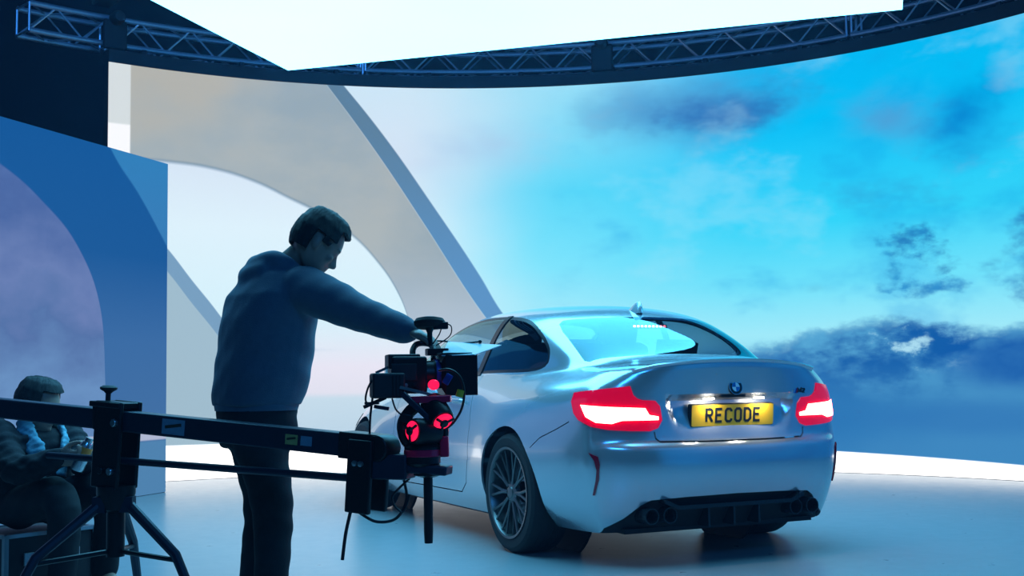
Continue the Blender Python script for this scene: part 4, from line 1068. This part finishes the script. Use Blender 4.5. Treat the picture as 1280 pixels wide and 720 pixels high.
    limb(bm, [P(372, 345, 4.77), P(352, 331, 4.77)], [.03, .03])
    for k in range(3): pass
    fin(fuse('sweatshirt', bm, hood_m, man, .010, 6, .5, cloth_noise(.0022, 17)))
    bm = B(); r = []
    for u, g in ((0, 1.0), (.5, 1.03), (1, 1.0)):
        c = P(320.5 + u * 1, 513 - 13 * u, 4.88); r.append([c + lf * (.182 * g) * cos(a) + fw * (.160 * g) * sin(a) for a in [2 * pi * k / 40 for k in range(40)]])
    loft(bm, r); fin(obj('hem_band', bm, hood_m, man, sm=60))
    # trousers
    bm = B(); torso(bm, [tz(322, 560, 4.88, .168, .135), tz(321, 535, 4.88, .174, .148), tz(321, 497, 4.88, .172, .150)])
    limb(bm, [hipR, knR, anR + Zv * .02], [.110, .082, .066]); limb(bm, [hipL, knL, anL + Zv * .02], [.110, .082, .066])
    fin(fuse('trousers', bm, trou_m, man, .011, 5, .5, cloth_noise(.003, 20)))
    for an, d in ((anR, Vector((.99, -.1, 0))), (anL, Vector((.96, .27, 0)))):
        p = Vector((an.x, an.y, 0)) - base - d * .06; add_shoe('shoe', p, p + d * .28, shoe_m, sole_m, man)
    # ================= seated person
    c = P(43, 640, 5.85); base2 = Vector((c.x - .02, c.y, 0)); T2 = Matrix.Translation(-base2)
    sit = empty('person', 'seated person in dark jacket and pale blue scarf behind the crane arm', 'person', base2)
    def fin2(o): o.data.transform(T2); return o
    fw = Vector((.80, -.60, 0)).normalized(); lf = Vector((-fw.y, fw.x, 0))
    seat = Vector((base2.x, base2.y, .40)); chest = P(40, 560, 5.85); neck = P(46, 528, 5.84); hc = P(48, 507, 5.81)
    Mh = Matrix.Translation(hc) @ Matrix.Rotation(atan2(fw.y, fw.x) + radians(28), 4, 'Z') @ Matrix.Rotation(radians(16), 4, 'Y')
    sR, sL = chest - lf * .175 + Zv * .07, chest + lf * .175 + Zv * .07
    hands = P(96, 572, 5.50)
    eR, eL = (sR + hands) / 2 - lf * .10 - Zv * .10, (sL + hands) / 2 + lf * .08 - Zv * .09
    wR, wL = hands - lf * .055 - fw * .06, hands + lf * .055 - fw * .06
    pR, pL = seat - lf * .09 + fw * .05, seat + lf * .09 + fw * .05
    kR, kL = seat - lf * .12 + fw * .44 + Zv * .06, seat + lf * .13 + fw * .43 + Zv * .07
    aR, aL = Vector((kR.x, kR.y, .085)) + fw * .02, Vector((kL.x, kL.y, .085)) - fw * .02
    row = lambda c, w, d: (c, lf * w, fw * d)
    bm = B(); add_head(bm, Mh); limb(bm, [neck - Zv * .06, neck, hc + Vector((-.01, .01, -.03))], [.07, .06, .055])
    mid = (seat + chest) / 2
    torso(bm, [row(seat - Zv * .06, .16, .12), row(seat + Zv * .06, .165, .13), row(mid, .155, .12), row(chest, .18, .125), row(chest + Zv * .07, .16, .10), row(neck - Zv * .03, .08, .06)])
    limb(bm, [sR, eR, wR], [.055, .042, .028]); limb(bm, [sL, eL, wL], [.055, .042, .028])
    limb(bm, [pR, kR, aR], [.085, .06, .042]); limb(bm, [pL, kL, aL], [.085, .06, .042])
    add_hand(bm, wR, fw * .9 + lf * .3, lf * .8 + Zv * .5, Zv + fw * .2, .55); add_hand(bm, wL, fw * .9 - lf * .3, -lf * .8 + Zv * .5, Zv + fw * .2, .55)
    for a in (aR, aL): limb(bm, [a, a + fw * .1 - Zv * .045, a + fw * .16 - Zv * .06], [.04, .034, .022])
    fin2(fuse('body', bm, skin_m, sit, .0075, 3))
    fin2(add_hair('hair', Mh, hair_m, sit, style))
    bm = B()
    torso(bm, [row(seat - Zv * .03, .185, .16), row(seat + Zv * .08, .195, .165), row(mid, .19, .155), row(chest, .205, .155), row(chest + Zv * .065, .185, .13), row(neck - Zv * .035, .10, .085)])
    limb(bm, [sR, eR, wR], [.085, .068, .048]); limb(bm, [sL, eL, wL], [.085, .068, .048])
    fin2(fuse('jacket', bm, jack_m, sit, .011, 6, .5, cloth_noise(.007, 30)))
    bm = B()
    for s in (1, -1):
        q = [neck - fw * .06 + lf * .02 * s + Zv * .01, neck + lf * .085 * s + Zv * .0, neck + fw * .10 + lf * .085 * s - Zv * .06, chest + fw * .165 + lf * .07 * s - Zv * .03, chest + fw * .175 + lf * .045 * s - Zv * .13]
        Q = spline(q, 6); rings = []
        for i, p in enumerate(Q):
            d = (Q[min(i + 1, len(Q) - 1)] - Q[max(i - 1, 0)]).normalized(); o_ = (p - (neck - Zv * (.02 + .1 * i / len(Q)))); o_ = (o_ - d * o_.dot(d)).normalized(); w_ = d.cross(o_)
            wd = .036 + .010 * sin(i * .9)
            rings.append([p + w_ * wd * cos(a) + o_ * .016 * sin(a) for a in [2 * pi * k / 14 for k in range(14)]])
        loft(bm, rings)
    fin2(fuse('scarf', bm, scarf_m, sit, .007, 4, .5, cloth_noise(.003, 60)))
    bm = B(); torso(bm, [row(seat - Zv * .075, .17, .15), row(seat + Zv * .05, .175, .15)])
    limb(bm, [pR, kR, aR + Zv * .02], [.105, .082, .062]); limb(bm, [pL, kL, aL + Zv * .02], [.105, .082, .062])
    fin2(fuse('trousers', bm, trou_m, sit, .010, 6, .5, cloth_noise(.003, 20)))
    for a in (aR, aL):
        p = Vector((a.x, a.y, 0)) - base2 - fw * .06; add_shoe('shoe', p, p + fw * .28, shoe_m, sole_m, sit)
    # a small flask held in the lap
    fl_m = mat('steel_flask', (.55, .56, .58), .25, .9, noise=(40, .1)); or_m = mat('orange_band', (.75, .22, .03), .5, noise=(40, .1))
    fp = hands + fw * .045 + Zv * .01
    fk = empty('flask', 'small steel flask with orange band held in seated person\'s hands', 'flask', fp, 0)
    ax = (Zv * .8 + fw * .25 + lf * .2).normalized()
    bm = B(); add_lathe(bm, [(0, -.07), (.026, -.07), (.030, -.06), (.030, .05), (.022, .066), (.0, .066)], (0, 0, 0), ax, 20); obj('flask_body', bm, fl_m, fk)
    bm = B(); add_lathe(bm, [(.0305, .01), (.0312, .012), (.0312, .04), (.0305, .042)], (0, 0, 0), ax, 20, True); obj('band', bm, or_m, fk)
    bm = B(); add_lathe(bm, [(0, .066), (.018, .066), (.018, .085), (0, .088)], (0, 0, 0), ax, 20); obj('cap', bm, fl_m, fk)
    # the case the person sits on
    cs = mat('black_case', (.012, .012, .015), .55, noise=(30, .3)); al = mat('case_edge', (.35, .37, .4), .35, .9, noise=(40, .1))
    ca = empty('equipment_case', 'low black equipment case with metal edges under the seated person', 'case', (base2.x - .02, base2.y + .02, 0), atan2(fw.y, fw.x))
    bm = B(); add_box(bm, (0, 0, .15), (.40, .46, .27)); obj('case_body', bm, cs, ca, bevel=.008)
    bm = B()
    for sx in (-1, 1):
        for sy in (-1, 1): add_box(bm, (sx * .2, sy * .23, .15), (.022, .022, .275))
    for z in (.018, .282):
        for s in (-1, 1):
            add_box(bm, (s * .2, 0, z), (.022, .46, .018)); add_box(bm, (0, s * .23, z), (.40, .022, .018))
    obj('metal_edging', bm, al, ca)
    for s in (-.12, .12):
        bm = B(); add_box(bm, (.212, s, .17), (.012, .05, .06)); obj('latch', bm, al, ca, bevel=.003)
    for sx in (-1, 1):
        for sy in (-1, 1):
            bm = B(); add_lathe(bm, [(0, 0), (.018, 0), (.018, .016), (0, .016)], (sx * .15, sy * .18, 0), (0, 0, 1), 12); obj('foot', bm, cs, ca)
# ------------------------------------------------------------------ camera crane, tripod, camera
def obox(bm, a, b, w, h, up=(0, 0, 1)):
    """box beam from a to b, width w (sideways) and height h"""
    a, b = Vector(a), Vector(b); d = (b - a).normalized(); s = d.cross(Vector(up)).normalized(); u = s.cross(d)
    loft(bm, [[p + s * w / 2 * i + u * h / 2 * j for i, j in ((-1, -1), (1, -1), (1, 1), (-1, 1))] for p in (a, b)])
def build_rig():
    blk = mat('black_anodised', (.010, .011, .014), .38, .3, noise=(40, .25)); bl2 = mat('crane_grey_blue', (.012, .020, .042), .45, .2, noise=(15, .2))
    dk = mat('black_rubber', (.008, .008, .010), .7, noise=(60, .3)); stl = mat('brushed_steel', (.5, .52, .55), .3, .9, noise=(60, .1))
    red = mat('tail_lit_red', (.85, .008, .07), .35, .2, noise=(40, .1), coat=.4); cab = mat('black_cable', (.008, .008, .010), .5, noise=(40, .2))  # the red stands in for tail-light spill on the rig
    yel = mat('yellow_sticker', (.45, .36, .12), .6, noise=(50, .15)); pal = mat('pale_sticker', (.16, .26, .36), .6, noise=(50, .15)); gls = mat('lens_glass', (.01, .02, .04), .05, coat=1., noise=(20, .1))
    bat = mat('battery_grey', (.013, .015, .020), .5, noise=(40, .2)); blue = mat('blue_lens_ring', (.03, .06, .35), .35, .3, noise=(40, .1)); yc = mat('yellow_connector', (.7, .45, .02), .4, noise=(40, .1))
    Z = Vector((0, 0, 1)); X = Vector((1, 0, 0))
    def P(x, y, Y): return at(x, y, Y)
    # depth along the arm
    DL, DR = 5.10, 4.22
    def dep(x): return 1 / (1 / DL + (1 / DR - 1 / DL) * (x / 440))
    A0, A1 = P(-150, 494, dep(-150)), P(470, 559, dep(470))
    piv = P(146, 523.5, dep(146)); base = Vector((piv.x, piv.y, 0))
    arm = empty('camera_crane', 'long dark camera crane arm slanting across the lower left, clamped on a tripod', 'camera crane', piv)
    def loc(o): o.data.transform(Matrix.Translation(-piv)); return o
    d = (A1 - A0).normalized(); side = d.cross(Z).normalized(); up = side.cross(d)
    bm = B(); obox(bm, A0, A1, .075, .080); loc(obj('beam', bm, bl2, arm, bevel=.006))
    bm = B(); obox(bm, A1 - d * .13, A1 + d * .03, .088, .092); add_lathe(bm, [(0, -.046), (.044, -.046), (.046, -.03), (.046, .03), (.044, .046), (0, .046)], A1 + d * .03, side, 24); loc(obj('end_block', bm, blk, arm, bevel=.004))
    B0, B1 = P(60, 569, dep(60)), P(462, 599, dep(462))
    bm = B(); add_tube(bm, [B0, B1], .014, 12); loc(obj('parallel_rod', bm, bl2, arm))
    # stickers on the near face of the beam (writing too small to read: a dark stroke)
    for x, y, w, h, m, dark in ((226, 531, .115, .058, pal, True), (373, 545.5, .055, .036, yel, True), (391.5, 548, .05, .034, pal, False)):
        t = ((P(x, y, dep(x)) - A0).dot(d)); c = A0 + d * t + side * .0385
        bm = B(); R = Matrix((d, up, side)).transposed(); add_box(bm, c, (w, h, .0012), R); s = loc(obj('sticker', bm, m, arm, sm=0))
        if dark:
            bm = B(); add_box(bm, c + side * .0012 + up * .004, (w * .72, h * .20, .001), R @ Matrix.Rotation(radians(9), 3, 'Z')); loc(obj('sticker_mark', bm, mat('sticker_ink', (.03, .028, .012), .6, noise=(40, .1)) , s, sm=0))
    # pivot: two cheek plates, clamp, knob
    for s in (-1, 1):
        bm = B(); c = piv + side * s * .048 - Z * .10; obox(bm, c - d * .072, c + d * .072, .018, .34); loc(obj('cheek_plate', bm, blk, arm, bevel=.006))
    bm = B(); obox(bm, piv - d * .095 + up * .056, piv + d * .072 + up * .056, .12, .022); add_box(bm, piv - d * .088 + up * .01, (.03, .12, .11)); loc(obj('clamp', bm, blk, arm, bevel=.004))
    bm = B(); kb = piv - d * .055 + up * .068
    add_lathe(bm, [(0, 0), (.010, 0), (.010, .028), (.018, .036), (.033, .045), (.034, .053), (.022, .060), (0, .061)], kb, up, 24); loc(obj('clamp_knob', bm, dk, arm))
    for dx, dz in ((.05, -.01), (-.02, -.20), (.03, -.20)):
        bm = B(); add_lathe(bm, [(0, 0), (.015, 0), (.015, .010), (.012, .013), (0, .013)], piv + d * dx + Z * dz + side * .057, side, 16); loc(obj('bolt', bm, stl if dx > 0 else blk, arm))
    # head plate and platform at the far end
    hp = A1 - d * .035
    bm = B(); c = hp + side * .05 - Z * .10; obox(bm, c - d * .05, c + d * .05, .02, .25); c = hp - side * .05 - Z * .10; obox(bm, c - d * .05, c + d * .05, .02, .25); loc(obj('head_plate', bm, blk, arm, bevel=.005))
    for dx, dz in ((-.01, -.055), (.015, -.055)):
        bm = B(); add_lathe(bm, [(0, 0), (.010, 0), (.010, .008), (0, .010)], hp + d * dx + Z * dz + side * .06, side, 16); loc(obj('bolt', bm, stl, arm))
    pf0, pf1 = P(470, 582, 4.18), P(562, 588, 4.12)
    bm = B(); obox(bm, pf0, P(514, 583, 4.15), .11, .085); obox(bm, P(510, 584, 4.15), pf1, .09, .032); loc(obj('head_platform', bm, bl2, arm, bevel=.006))
    bm = B(); pc = P(535, 590, 4.14); add_lathe(bm, [(0, -.24), (.014, -.24), (.016, -.2), (.016, -.02), (.05, -.01), (.05, .0), (0, .0)], pc, (0, 0, 1), 20); loc(obj('lower_post', bm, blk, arm))
    # counterweights beyond the left edge
    for k in range(3):
        bm = B(); add_lathe(bm, [(0, -.02), (.11, -.02), (.12, -.012), (.12, .012), (.11, .02), (0, .02)], A0 + d * (.06 + .05 * k), d, 32); loc(obj('counterweight', bm, dk, arm))
    # cables hanging from the end of the arm
    def cable(pts, r=.004, name='cable', parent=arm, f=loc):
        bm = B(); add_tube(bm, spline(pts, 8), r, 8); return f(obj(name, bm, cab, parent))
    cable([P(462, 542, 4.16), P(463, 520, 4.15), P(466, 495, 4.16)], .004)
    cable([P(447, 600, 4.16), P(438, 640, 4.16), P(432, 668, 4.16), P(428, 700, 4.16)], .006)
    cable([P(505, 600, 4.16), P(508, 625, 4.16), P(495, 648, 4.15), P(470, 652, 4.15), P(448, 640, 4.16)], .005)
    cable([P(512, 598, 4.15), P(490, 622, 4.15), P(503, 640, 4.15), P(512, 618, 4.16)], .004)
    # ---------------- tripod
    tp = empty('tripod', 'black three-legged stand under the crane arm, left of the standing person', 'tripod', base)
    zt = piv.z - .262
    bm = B(); add_lathe(bm, [(0, .30), (.035, .30), (.035, zt - .10), (.06, zt - .09), (.075, zt - .03), (.075, zt), (.03, zt + .002), (0, zt + .002)], (0, 0, 0), (0, 0, 1), 24); obj('column', bm, blk, tp)
    for k in range(3):
        a = radians(215 + 120 * k); u = Vector((cos(a), sin(a), 0))
        bm = B(); add_tube(bm, [u * .05 + Z * (zt - .06), u * .30 + Z * .32, u * .46 + Z * .03], [.022, .020, .016], 10); add_box(bm, u * .06 + Z * (zt - .07), (.05, .05, .06)); lg = obj('leg', bm, bl2, tp)
        bm = B(); add_tube(bm, [u * .035 + Z * .32, u * .30 + Z * .30], .010, 8); obj('spreader', bm, blk, tp)
        bm = B(); add_lathe(bm, [(0, 0), (.032, 0), (.032, .012), (.018, .035), (0, .035)], u * .46, (0, 0, 1), 16); obj('rubber_foot', bm, dk, lg)
    # ---------------- remote head (stabiliser), tail-light red put into its colours
    hb = P(530, 585, 4.14)
    hd = empty('stabiliser_head', 'black motorised head, tail-light red put into its colour, between the crane arm and the camera', 'stabiliser', hb)
    def lo2(o): o.data.transform(Matrix.Translation(-hb)); return o
    pan = P(528, 566, 4.14)
    bm = B(); add_lathe(bm, [(0, -.045), (.05, -.045), (.062, -.035), (.062, .02), (.05, .035), (0, .035)], pan, (0, 0, 1), 28); lo2(obj('pan_motor', bm, blk, hd))
    bm = B(); add_lathe(bm, [(.0625, -.012), (.064, -.010), (.064, .010), (.0625, .012)], pan, (0, 0, 1), 28, True); lo2(obj('motor_ring', bm, red, hd))
    # arm rising at the left and at the right
    bm = B(); add_tube(bm, spline([pan + Vector((-.03, 0, .02)), P(507, 548, 4.14), P(504, 530, 4.14), P(512, 515, 4.14), P(524, 505, 4.14)], 6), .022, 10); lo2(obj('yoke_arm', bm, blk, hd))
    bm = B(); add_tube(bm, spline([pan + Vector((.03, 0, .02)), P(552, 552, 4.16), P(554, 530, 4.16), P(548, 510, 4.16)], 6), .019, 10); lo2(obj('yoke_arm', bm, blk, hd))
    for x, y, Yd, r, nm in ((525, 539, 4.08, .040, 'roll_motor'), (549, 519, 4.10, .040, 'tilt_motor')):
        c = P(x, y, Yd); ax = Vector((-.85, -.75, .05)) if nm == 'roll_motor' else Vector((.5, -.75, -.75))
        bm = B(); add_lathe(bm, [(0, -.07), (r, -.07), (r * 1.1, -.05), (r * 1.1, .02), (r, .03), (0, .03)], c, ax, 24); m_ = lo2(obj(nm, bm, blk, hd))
        bm = B(); add_lathe(bm, [(0, .0305), (r * .82, .0305), (r * .86, .034), (r * .7, .040), (0, .041)], c, ax, 24); q_ = lo2(obj('motor_cap', bm, mat('tail_red_glow', (.7, .01, .06), .3, emit=(1, .008, .07), estr=1.3, noise=(40, .1)), m_)); q_['label'] = 'motor cap glowing in place of tail-light red'  # emission imitates tail-light spill; the cap is no lamp
        bm = B(); add_lathe(bm, [(0, .040), (r * .36, .040), (r * .40, .044), (r * .30, .050), (0, .050)], c, ax, 20); a_, b_2, _d = frame_of(ax)
        for qa in (.5, 2.6, 4.7): add_tube(bm, [c + _d * .043 + (a_ * cos(qa) + b_2 * sin(qa)) * r * .3, c + _d * .041 + (a_ * cos(qa) + b_2 * sin(qa)) * r * .95], .005, 6)
        lo2(obj('cap_hub', bm, blk, m_))
    bm = B(); obox(bm, P(555, 545, 4.13), P(556, 571, 4.13), .03, .03, (1, 0, 0)); lo2(obj('battery_pod', bm, red, hd, bevel=.004))
    bm = B(); obox(bm, P(503, 492, 4.10), P(542, 528, 4.08), .022, .020); lo2(obj('tilt_strut', bm, bl2, hd, bevel=.003))
    bm = B(); obox(bm, P(500, 484, 4.12), P(562, 499, 4.12), .012, .010); lo2(obj('guide_rod', bm, stl, hd))
    bm = B(); obox(bm, P(513, 500, 4.14), P(564, 498, 4.14), .10, .024); lo2(obj('camera_plate', bm, red, hd, bevel=.003))
    bm = B(); obox(bm, P(500, 521, 4.12), P(516, 524, 4.12), .03, .03); lo2(obj('control_box', bm, blk, hd, bevel=.004))
    # ---------------- cinema camera
    cb = P(523, 496, 4.20)
    cm = empty('cinema_camera', 'black cinema camera with matte box and top handle, mounted at the end of the crane', 'camera', cb)
    def lo3(o): o.data.transform(Matrix.Translation(-cb)); return o
    fx = Vector((.97, .24, 0)).normalized(); sx = fx.cross(Z)                # lens direction, towards the car
    R = Matrix((fx, -sx, Z)).transposed()
    k = 1 / (FPX / 4.2)                                                     # metres per photo pixel at this distance
    bc = P(509, 469, 4.22)
    bm = B(); add_box(bm, bc, (44 * k, .12, 46 * k), R); o = lo3(obj('camera_body', bm, blk, cm, bevel=.008))
    bm = B(); add_box(bm, bc + sx * .062 + Z * .01 - fx * .02, (.09, .006, .06), R); lo3(obj('side_panel', bm, bat, o, bevel=.003))
    for i in range(3):
        bm = B(); add_lathe(bm, [(0, 0), (.007, 0), (.007, .006), (0, .007)], bc + sx * .065 + fx * (-.045 + .03 * i) - Z * .035, sx, 12); lo3(obj('button', bm, stl if i == 1 else blk, o))
    tb = P(503, 452, 4.22)
    bm = B(); add_box(bm, tb, (40 * k, .10, 18 * k), R); lo3(obj('recorder', bm, blk, cm, bevel=.005))
    bb = P(484, 482, 4.16)
    bm = B(); add_box(bm, bb, (40 * k, .10, 31 * k), R); b_ = lo3(obj('battery', bm, bat, cm, bevel=.008))
    for i in range(3):
        bm = B(); add_box(bm, bb + sx * .051 + fx * (.012 + .012 * i), (.004, .004, .07), R); lo3(obj('battery_rib', bm, blk, b_))
    bm = B(); obox(bm, P(470, 466, 4.2), P(488, 458, 4.2), .03, .008); lo3(obj('battery_bracket', bm, stl, cm))
    # lens
    lc = P(530, 468, 4.24)
    bm = B(); add_lathe(bm, [(.0, -.02), (.046, -.02), (.048, .0), (.048, .03), (.052, .035), (.052, .055), (.045, .06), (.045, .085), (.050, .09), (.050, .11), (.0, .112)], lc, fx, 32); ln = lo3(obj('lens', bm, blk, cm))
    bm = B(); add_lathe(bm, [(.0525, .037), (.054, .039), (.054, .052), (.0525, .054)], lc, fx, 48, True); lo3(obj('focus_ring', bm, blue, ln))
    bm = B(); add_lathe(bm, [(0, 0), (.016, 0), (.018, .004), (.018, .026), (.014, .03), (0, .03)], P(541, 481, 4.15), sx, 20); fm = lo3(obj('focus_motor', bm, MATS['tail_red_glow'], cm)); fm['label'] = 'focus motor glowing in place of tail-light red'  # motor given the same glow for tail-light red
    bm = B(); obox(bm, P(556, 480, 4.14), P(563, 468, 4.14), .02, .024); lo3(obj('lens_motor', bm, blue, cm, bevel=.003))
    # matte box: open hood with flag
    mc = P(570, 469, 4.24); W, Hh, D = .15, 50 * k, 44 * k
    bm = B()
    def fr(w, h, off): return [mc + fx * off + sx * w / 2 * i + Z * h / 2 * j for i, j in ((-1, -1), (1, -1), (1, 1), (-1, 1))]
    loft(bm, [fr(.10, .09, -D / 2), fr(W, Hh, -D / 2 + .012), fr(W, Hh, D / 2), fr(W - .008, Hh - .008, D / 2), fr(W - .01, Hh - .01, -D / 2 + .018), fr(.09, .08, -D / 2 + .006)], caps=False)
    mb = lo3(obj('matte_box', bm, blk, cm, sm=20)); mb['label'] = 'black box-shaped hood in front of the lens'
    bm = B(); add_box(bm, mc + Z * (Hh / 2 + .004) - fx * .01, (D * .9, W * .9, .008), R); lo3(obj('hood_rail', bm, bat, mb, bevel=.002))
    q = [P(552, 444, 4.16), P(594, 443, 4.16), P(627, 431, 4.46), P(560, 427, 4.46)]
    bm = B(); n_ = (q[1] - q[0]).cross(q[3] - q[0]).normalized(); loft(bm, [[p for p in q], [p - n_ * .003 for p in q]]); fo = lo3(obj('top_flag', bm, mat('pale_flag', (.42, .62, .68), .35, noise=(10, .08), coat=.5), mb, sm=0)); fo['label'] = 'pale blue sheet flap on top of the hood'
    bm = B(); add_tube(bm, [P(543, 426, 4.46), P(557, 426.5, 4.46), P(570, 430, 4.46), P(584, 428.5, 4.46), P(600, 427, 4.46)], .0035, 8); ellip(bm, P(600, 427, 4.46), (.007, .007, .007)); lo3(obj('flag_rod', bm, blk, mb))
    # top handle, receiver disc, stem
    h0, h1 = P(513, 441, 4.34), P(556, 441, 4.38)
    bm = B(); add_tube(bm, spline([P(517, 452, 4.30), P(516, 438, 4.34), P(522, 430, 4.375), P(536, 430, 4.385), P(542, 436, 4.37), P(542, 450, 4.30)], 6), .011, 10); lo3(obj('top_handle', bm, blk, cm))
    bm = B(); add_box(bm, P(546, 440, 4.28), (27 * k, .06, 9 * k), R); lo3(obj('handle_plate', bm, blk, cm, bevel=.003))
    rc_ = P(537, 404, 4.36)
    bm = B(); add_lathe(bm, [(0, -.018), (.045, -.018), (.056, -.006), (.058, .004), (.05, .016), (.03, .021), (0, .022)], rc_, (0, 0.12, 1), 32); rcv = lo3(obj('receiver', bm, dk, cm)); rcv['label'] = 'flat round black unit raised above the camera'
    bm = B(); add_tube(bm, [rc_ - Z * .012, rc_ - Z * .035, P(538, 432, 4.36)], [.020, .010, .009], 10); lo3(obj('stem', bm, blk, rcv))
    bm = B(); add_box(bm, P(551, 407, 4.34), (.05, .03, .026), R); lo3(obj('antenna_box', bm, blk, rcv, bevel=.003))
    cable([P(556, 404, 4.34), P(564, 408, 4.33), P(562, 420, 4.33), P(545, 432, 4.33)], .0022, 'receiver_cable', rcv, lo3)
    cable([P(552, 409, 4.34), P(549, 418, 4.33), P(541, 430, 4.33)], .0022, 'receiver_cable', rcv, lo3)
    # cables and brackets
    cable([P(549, 463, 4.12), P(562, 462, 4.08), P(574, 470, 4.06), P(580, 488, 4.06), P(578, 508, 4.07), P(570, 524, 4.09), P(560, 534, 4.10), P(549, 536, 4.10)], .0045, 'looped_cable', cm, lo3)
    bm = B(); add_lathe(bm, [(0, -.012), (.013, -.012), (.013, .012), (0, .012)], P(575, 492, 4.06), (.3, .1, 1), 14); lo3(obj('cable_connector', bm, yc, cm))
    cable([P(468, 470, 4.14), P(460, 485, 4.12), P(457, 500, 4.12), P(462, 508, 4.12)], .0035, 'rear_cable', cm, lo3)
    cable([P(490, 498, 4.12), P(495, 512, 4.12), P(504, 520, 4.12)], .003, 'rear_cable', cm, lo3)
    bm = B(); obox(bm, P(455, 509, 4.14), P(482, 497, 4.14), .03, .012); obox(bm, P(456, 504, 4.14), P(474, 504, 4.14), .02, .008); lo3(obj('rear_bracket', bm, blk, cm))
    bm = B(); obox(bm, P(468, 508, 4.16), P(486, 511, 4.16), .03, .012); lo3(obj('rear_plate', bm, bl2, cm))
# ------------------------------------------------------------------ light and look
def build_light():
    W = bpy.data.worlds.new('dark_studio'); SC.world = W; W.use_nodes = True
    bg = W.node_tree.nodes['Background']; bg.inputs[0].default_value = (.05, .2, .6, 1); bg.inputs[1].default_value = .02
    def area(name, loc, to, e, col, sx, sy):
        l = bpy.data.lights.new(name, 'AREA'); l.energy = e; l.color = col; l.shape = 'RECTANGLE'; l.size = sx; l.size_y = sy
        o = bpy.data.objects.new(name, l); COL.objects.link(o); o.location = loc
        o.rotation_euler = (Vector(loc) - Vector(to)).to_track_quat('Z', 'Y').to_euler()
    # added unseen blue fills, two aimed at the truss, one from behind the camera
    area('added_truss_fill', (-2.5, 5.5, 6.4), (-4.2, 12.2, 4.6), 260, (.05, .32, 1), 1.0, .4)
    area('added_truss_fill', (3.0, 6.5, 6.4), (1.5, 13.4, 4.6), 22, (.08, .35, 1), 1.0, .4)
    area('added_blue_fill', (1.0, -2.5, 5.6), (.5, 6.0, .8), 150, (.04, .34, 1), 3.0, 1.5)  # added fill that turns the car's rear blue
    # thin stage haze
    if HAZE:
        e = NT(W.node_tree)
        vs = e.n('ShaderNodeVolumeScatter'); vs.inputs['Color'].default_value = (.25, .55, 1, 1); vs.inputs['Density'].default_value = HAZE; vs.inputs['Anisotropy'].default_value = .2
        e.put(W.node_tree.nodes['World Output'].inputs['Volume'], vs.outputs[0])
    SC.view_settings.view_transform = 'Standard'; SC.view_settings.look = 'None'
    SC.view_settings.exposure = 0.0; SC.view_settings.gamma = 1.0; SC.view_settings.use_curve_mapping = False
    SC.cycles.max_bounces = 8; SC.cycles.transparent_max_bounces = 12
# ------------------------------------------------------------------ everything
build_set()
build_car()
for fn in ('build_people', 'build_rig'):
    if fn in globals(): globals()[fn]()
build_light()
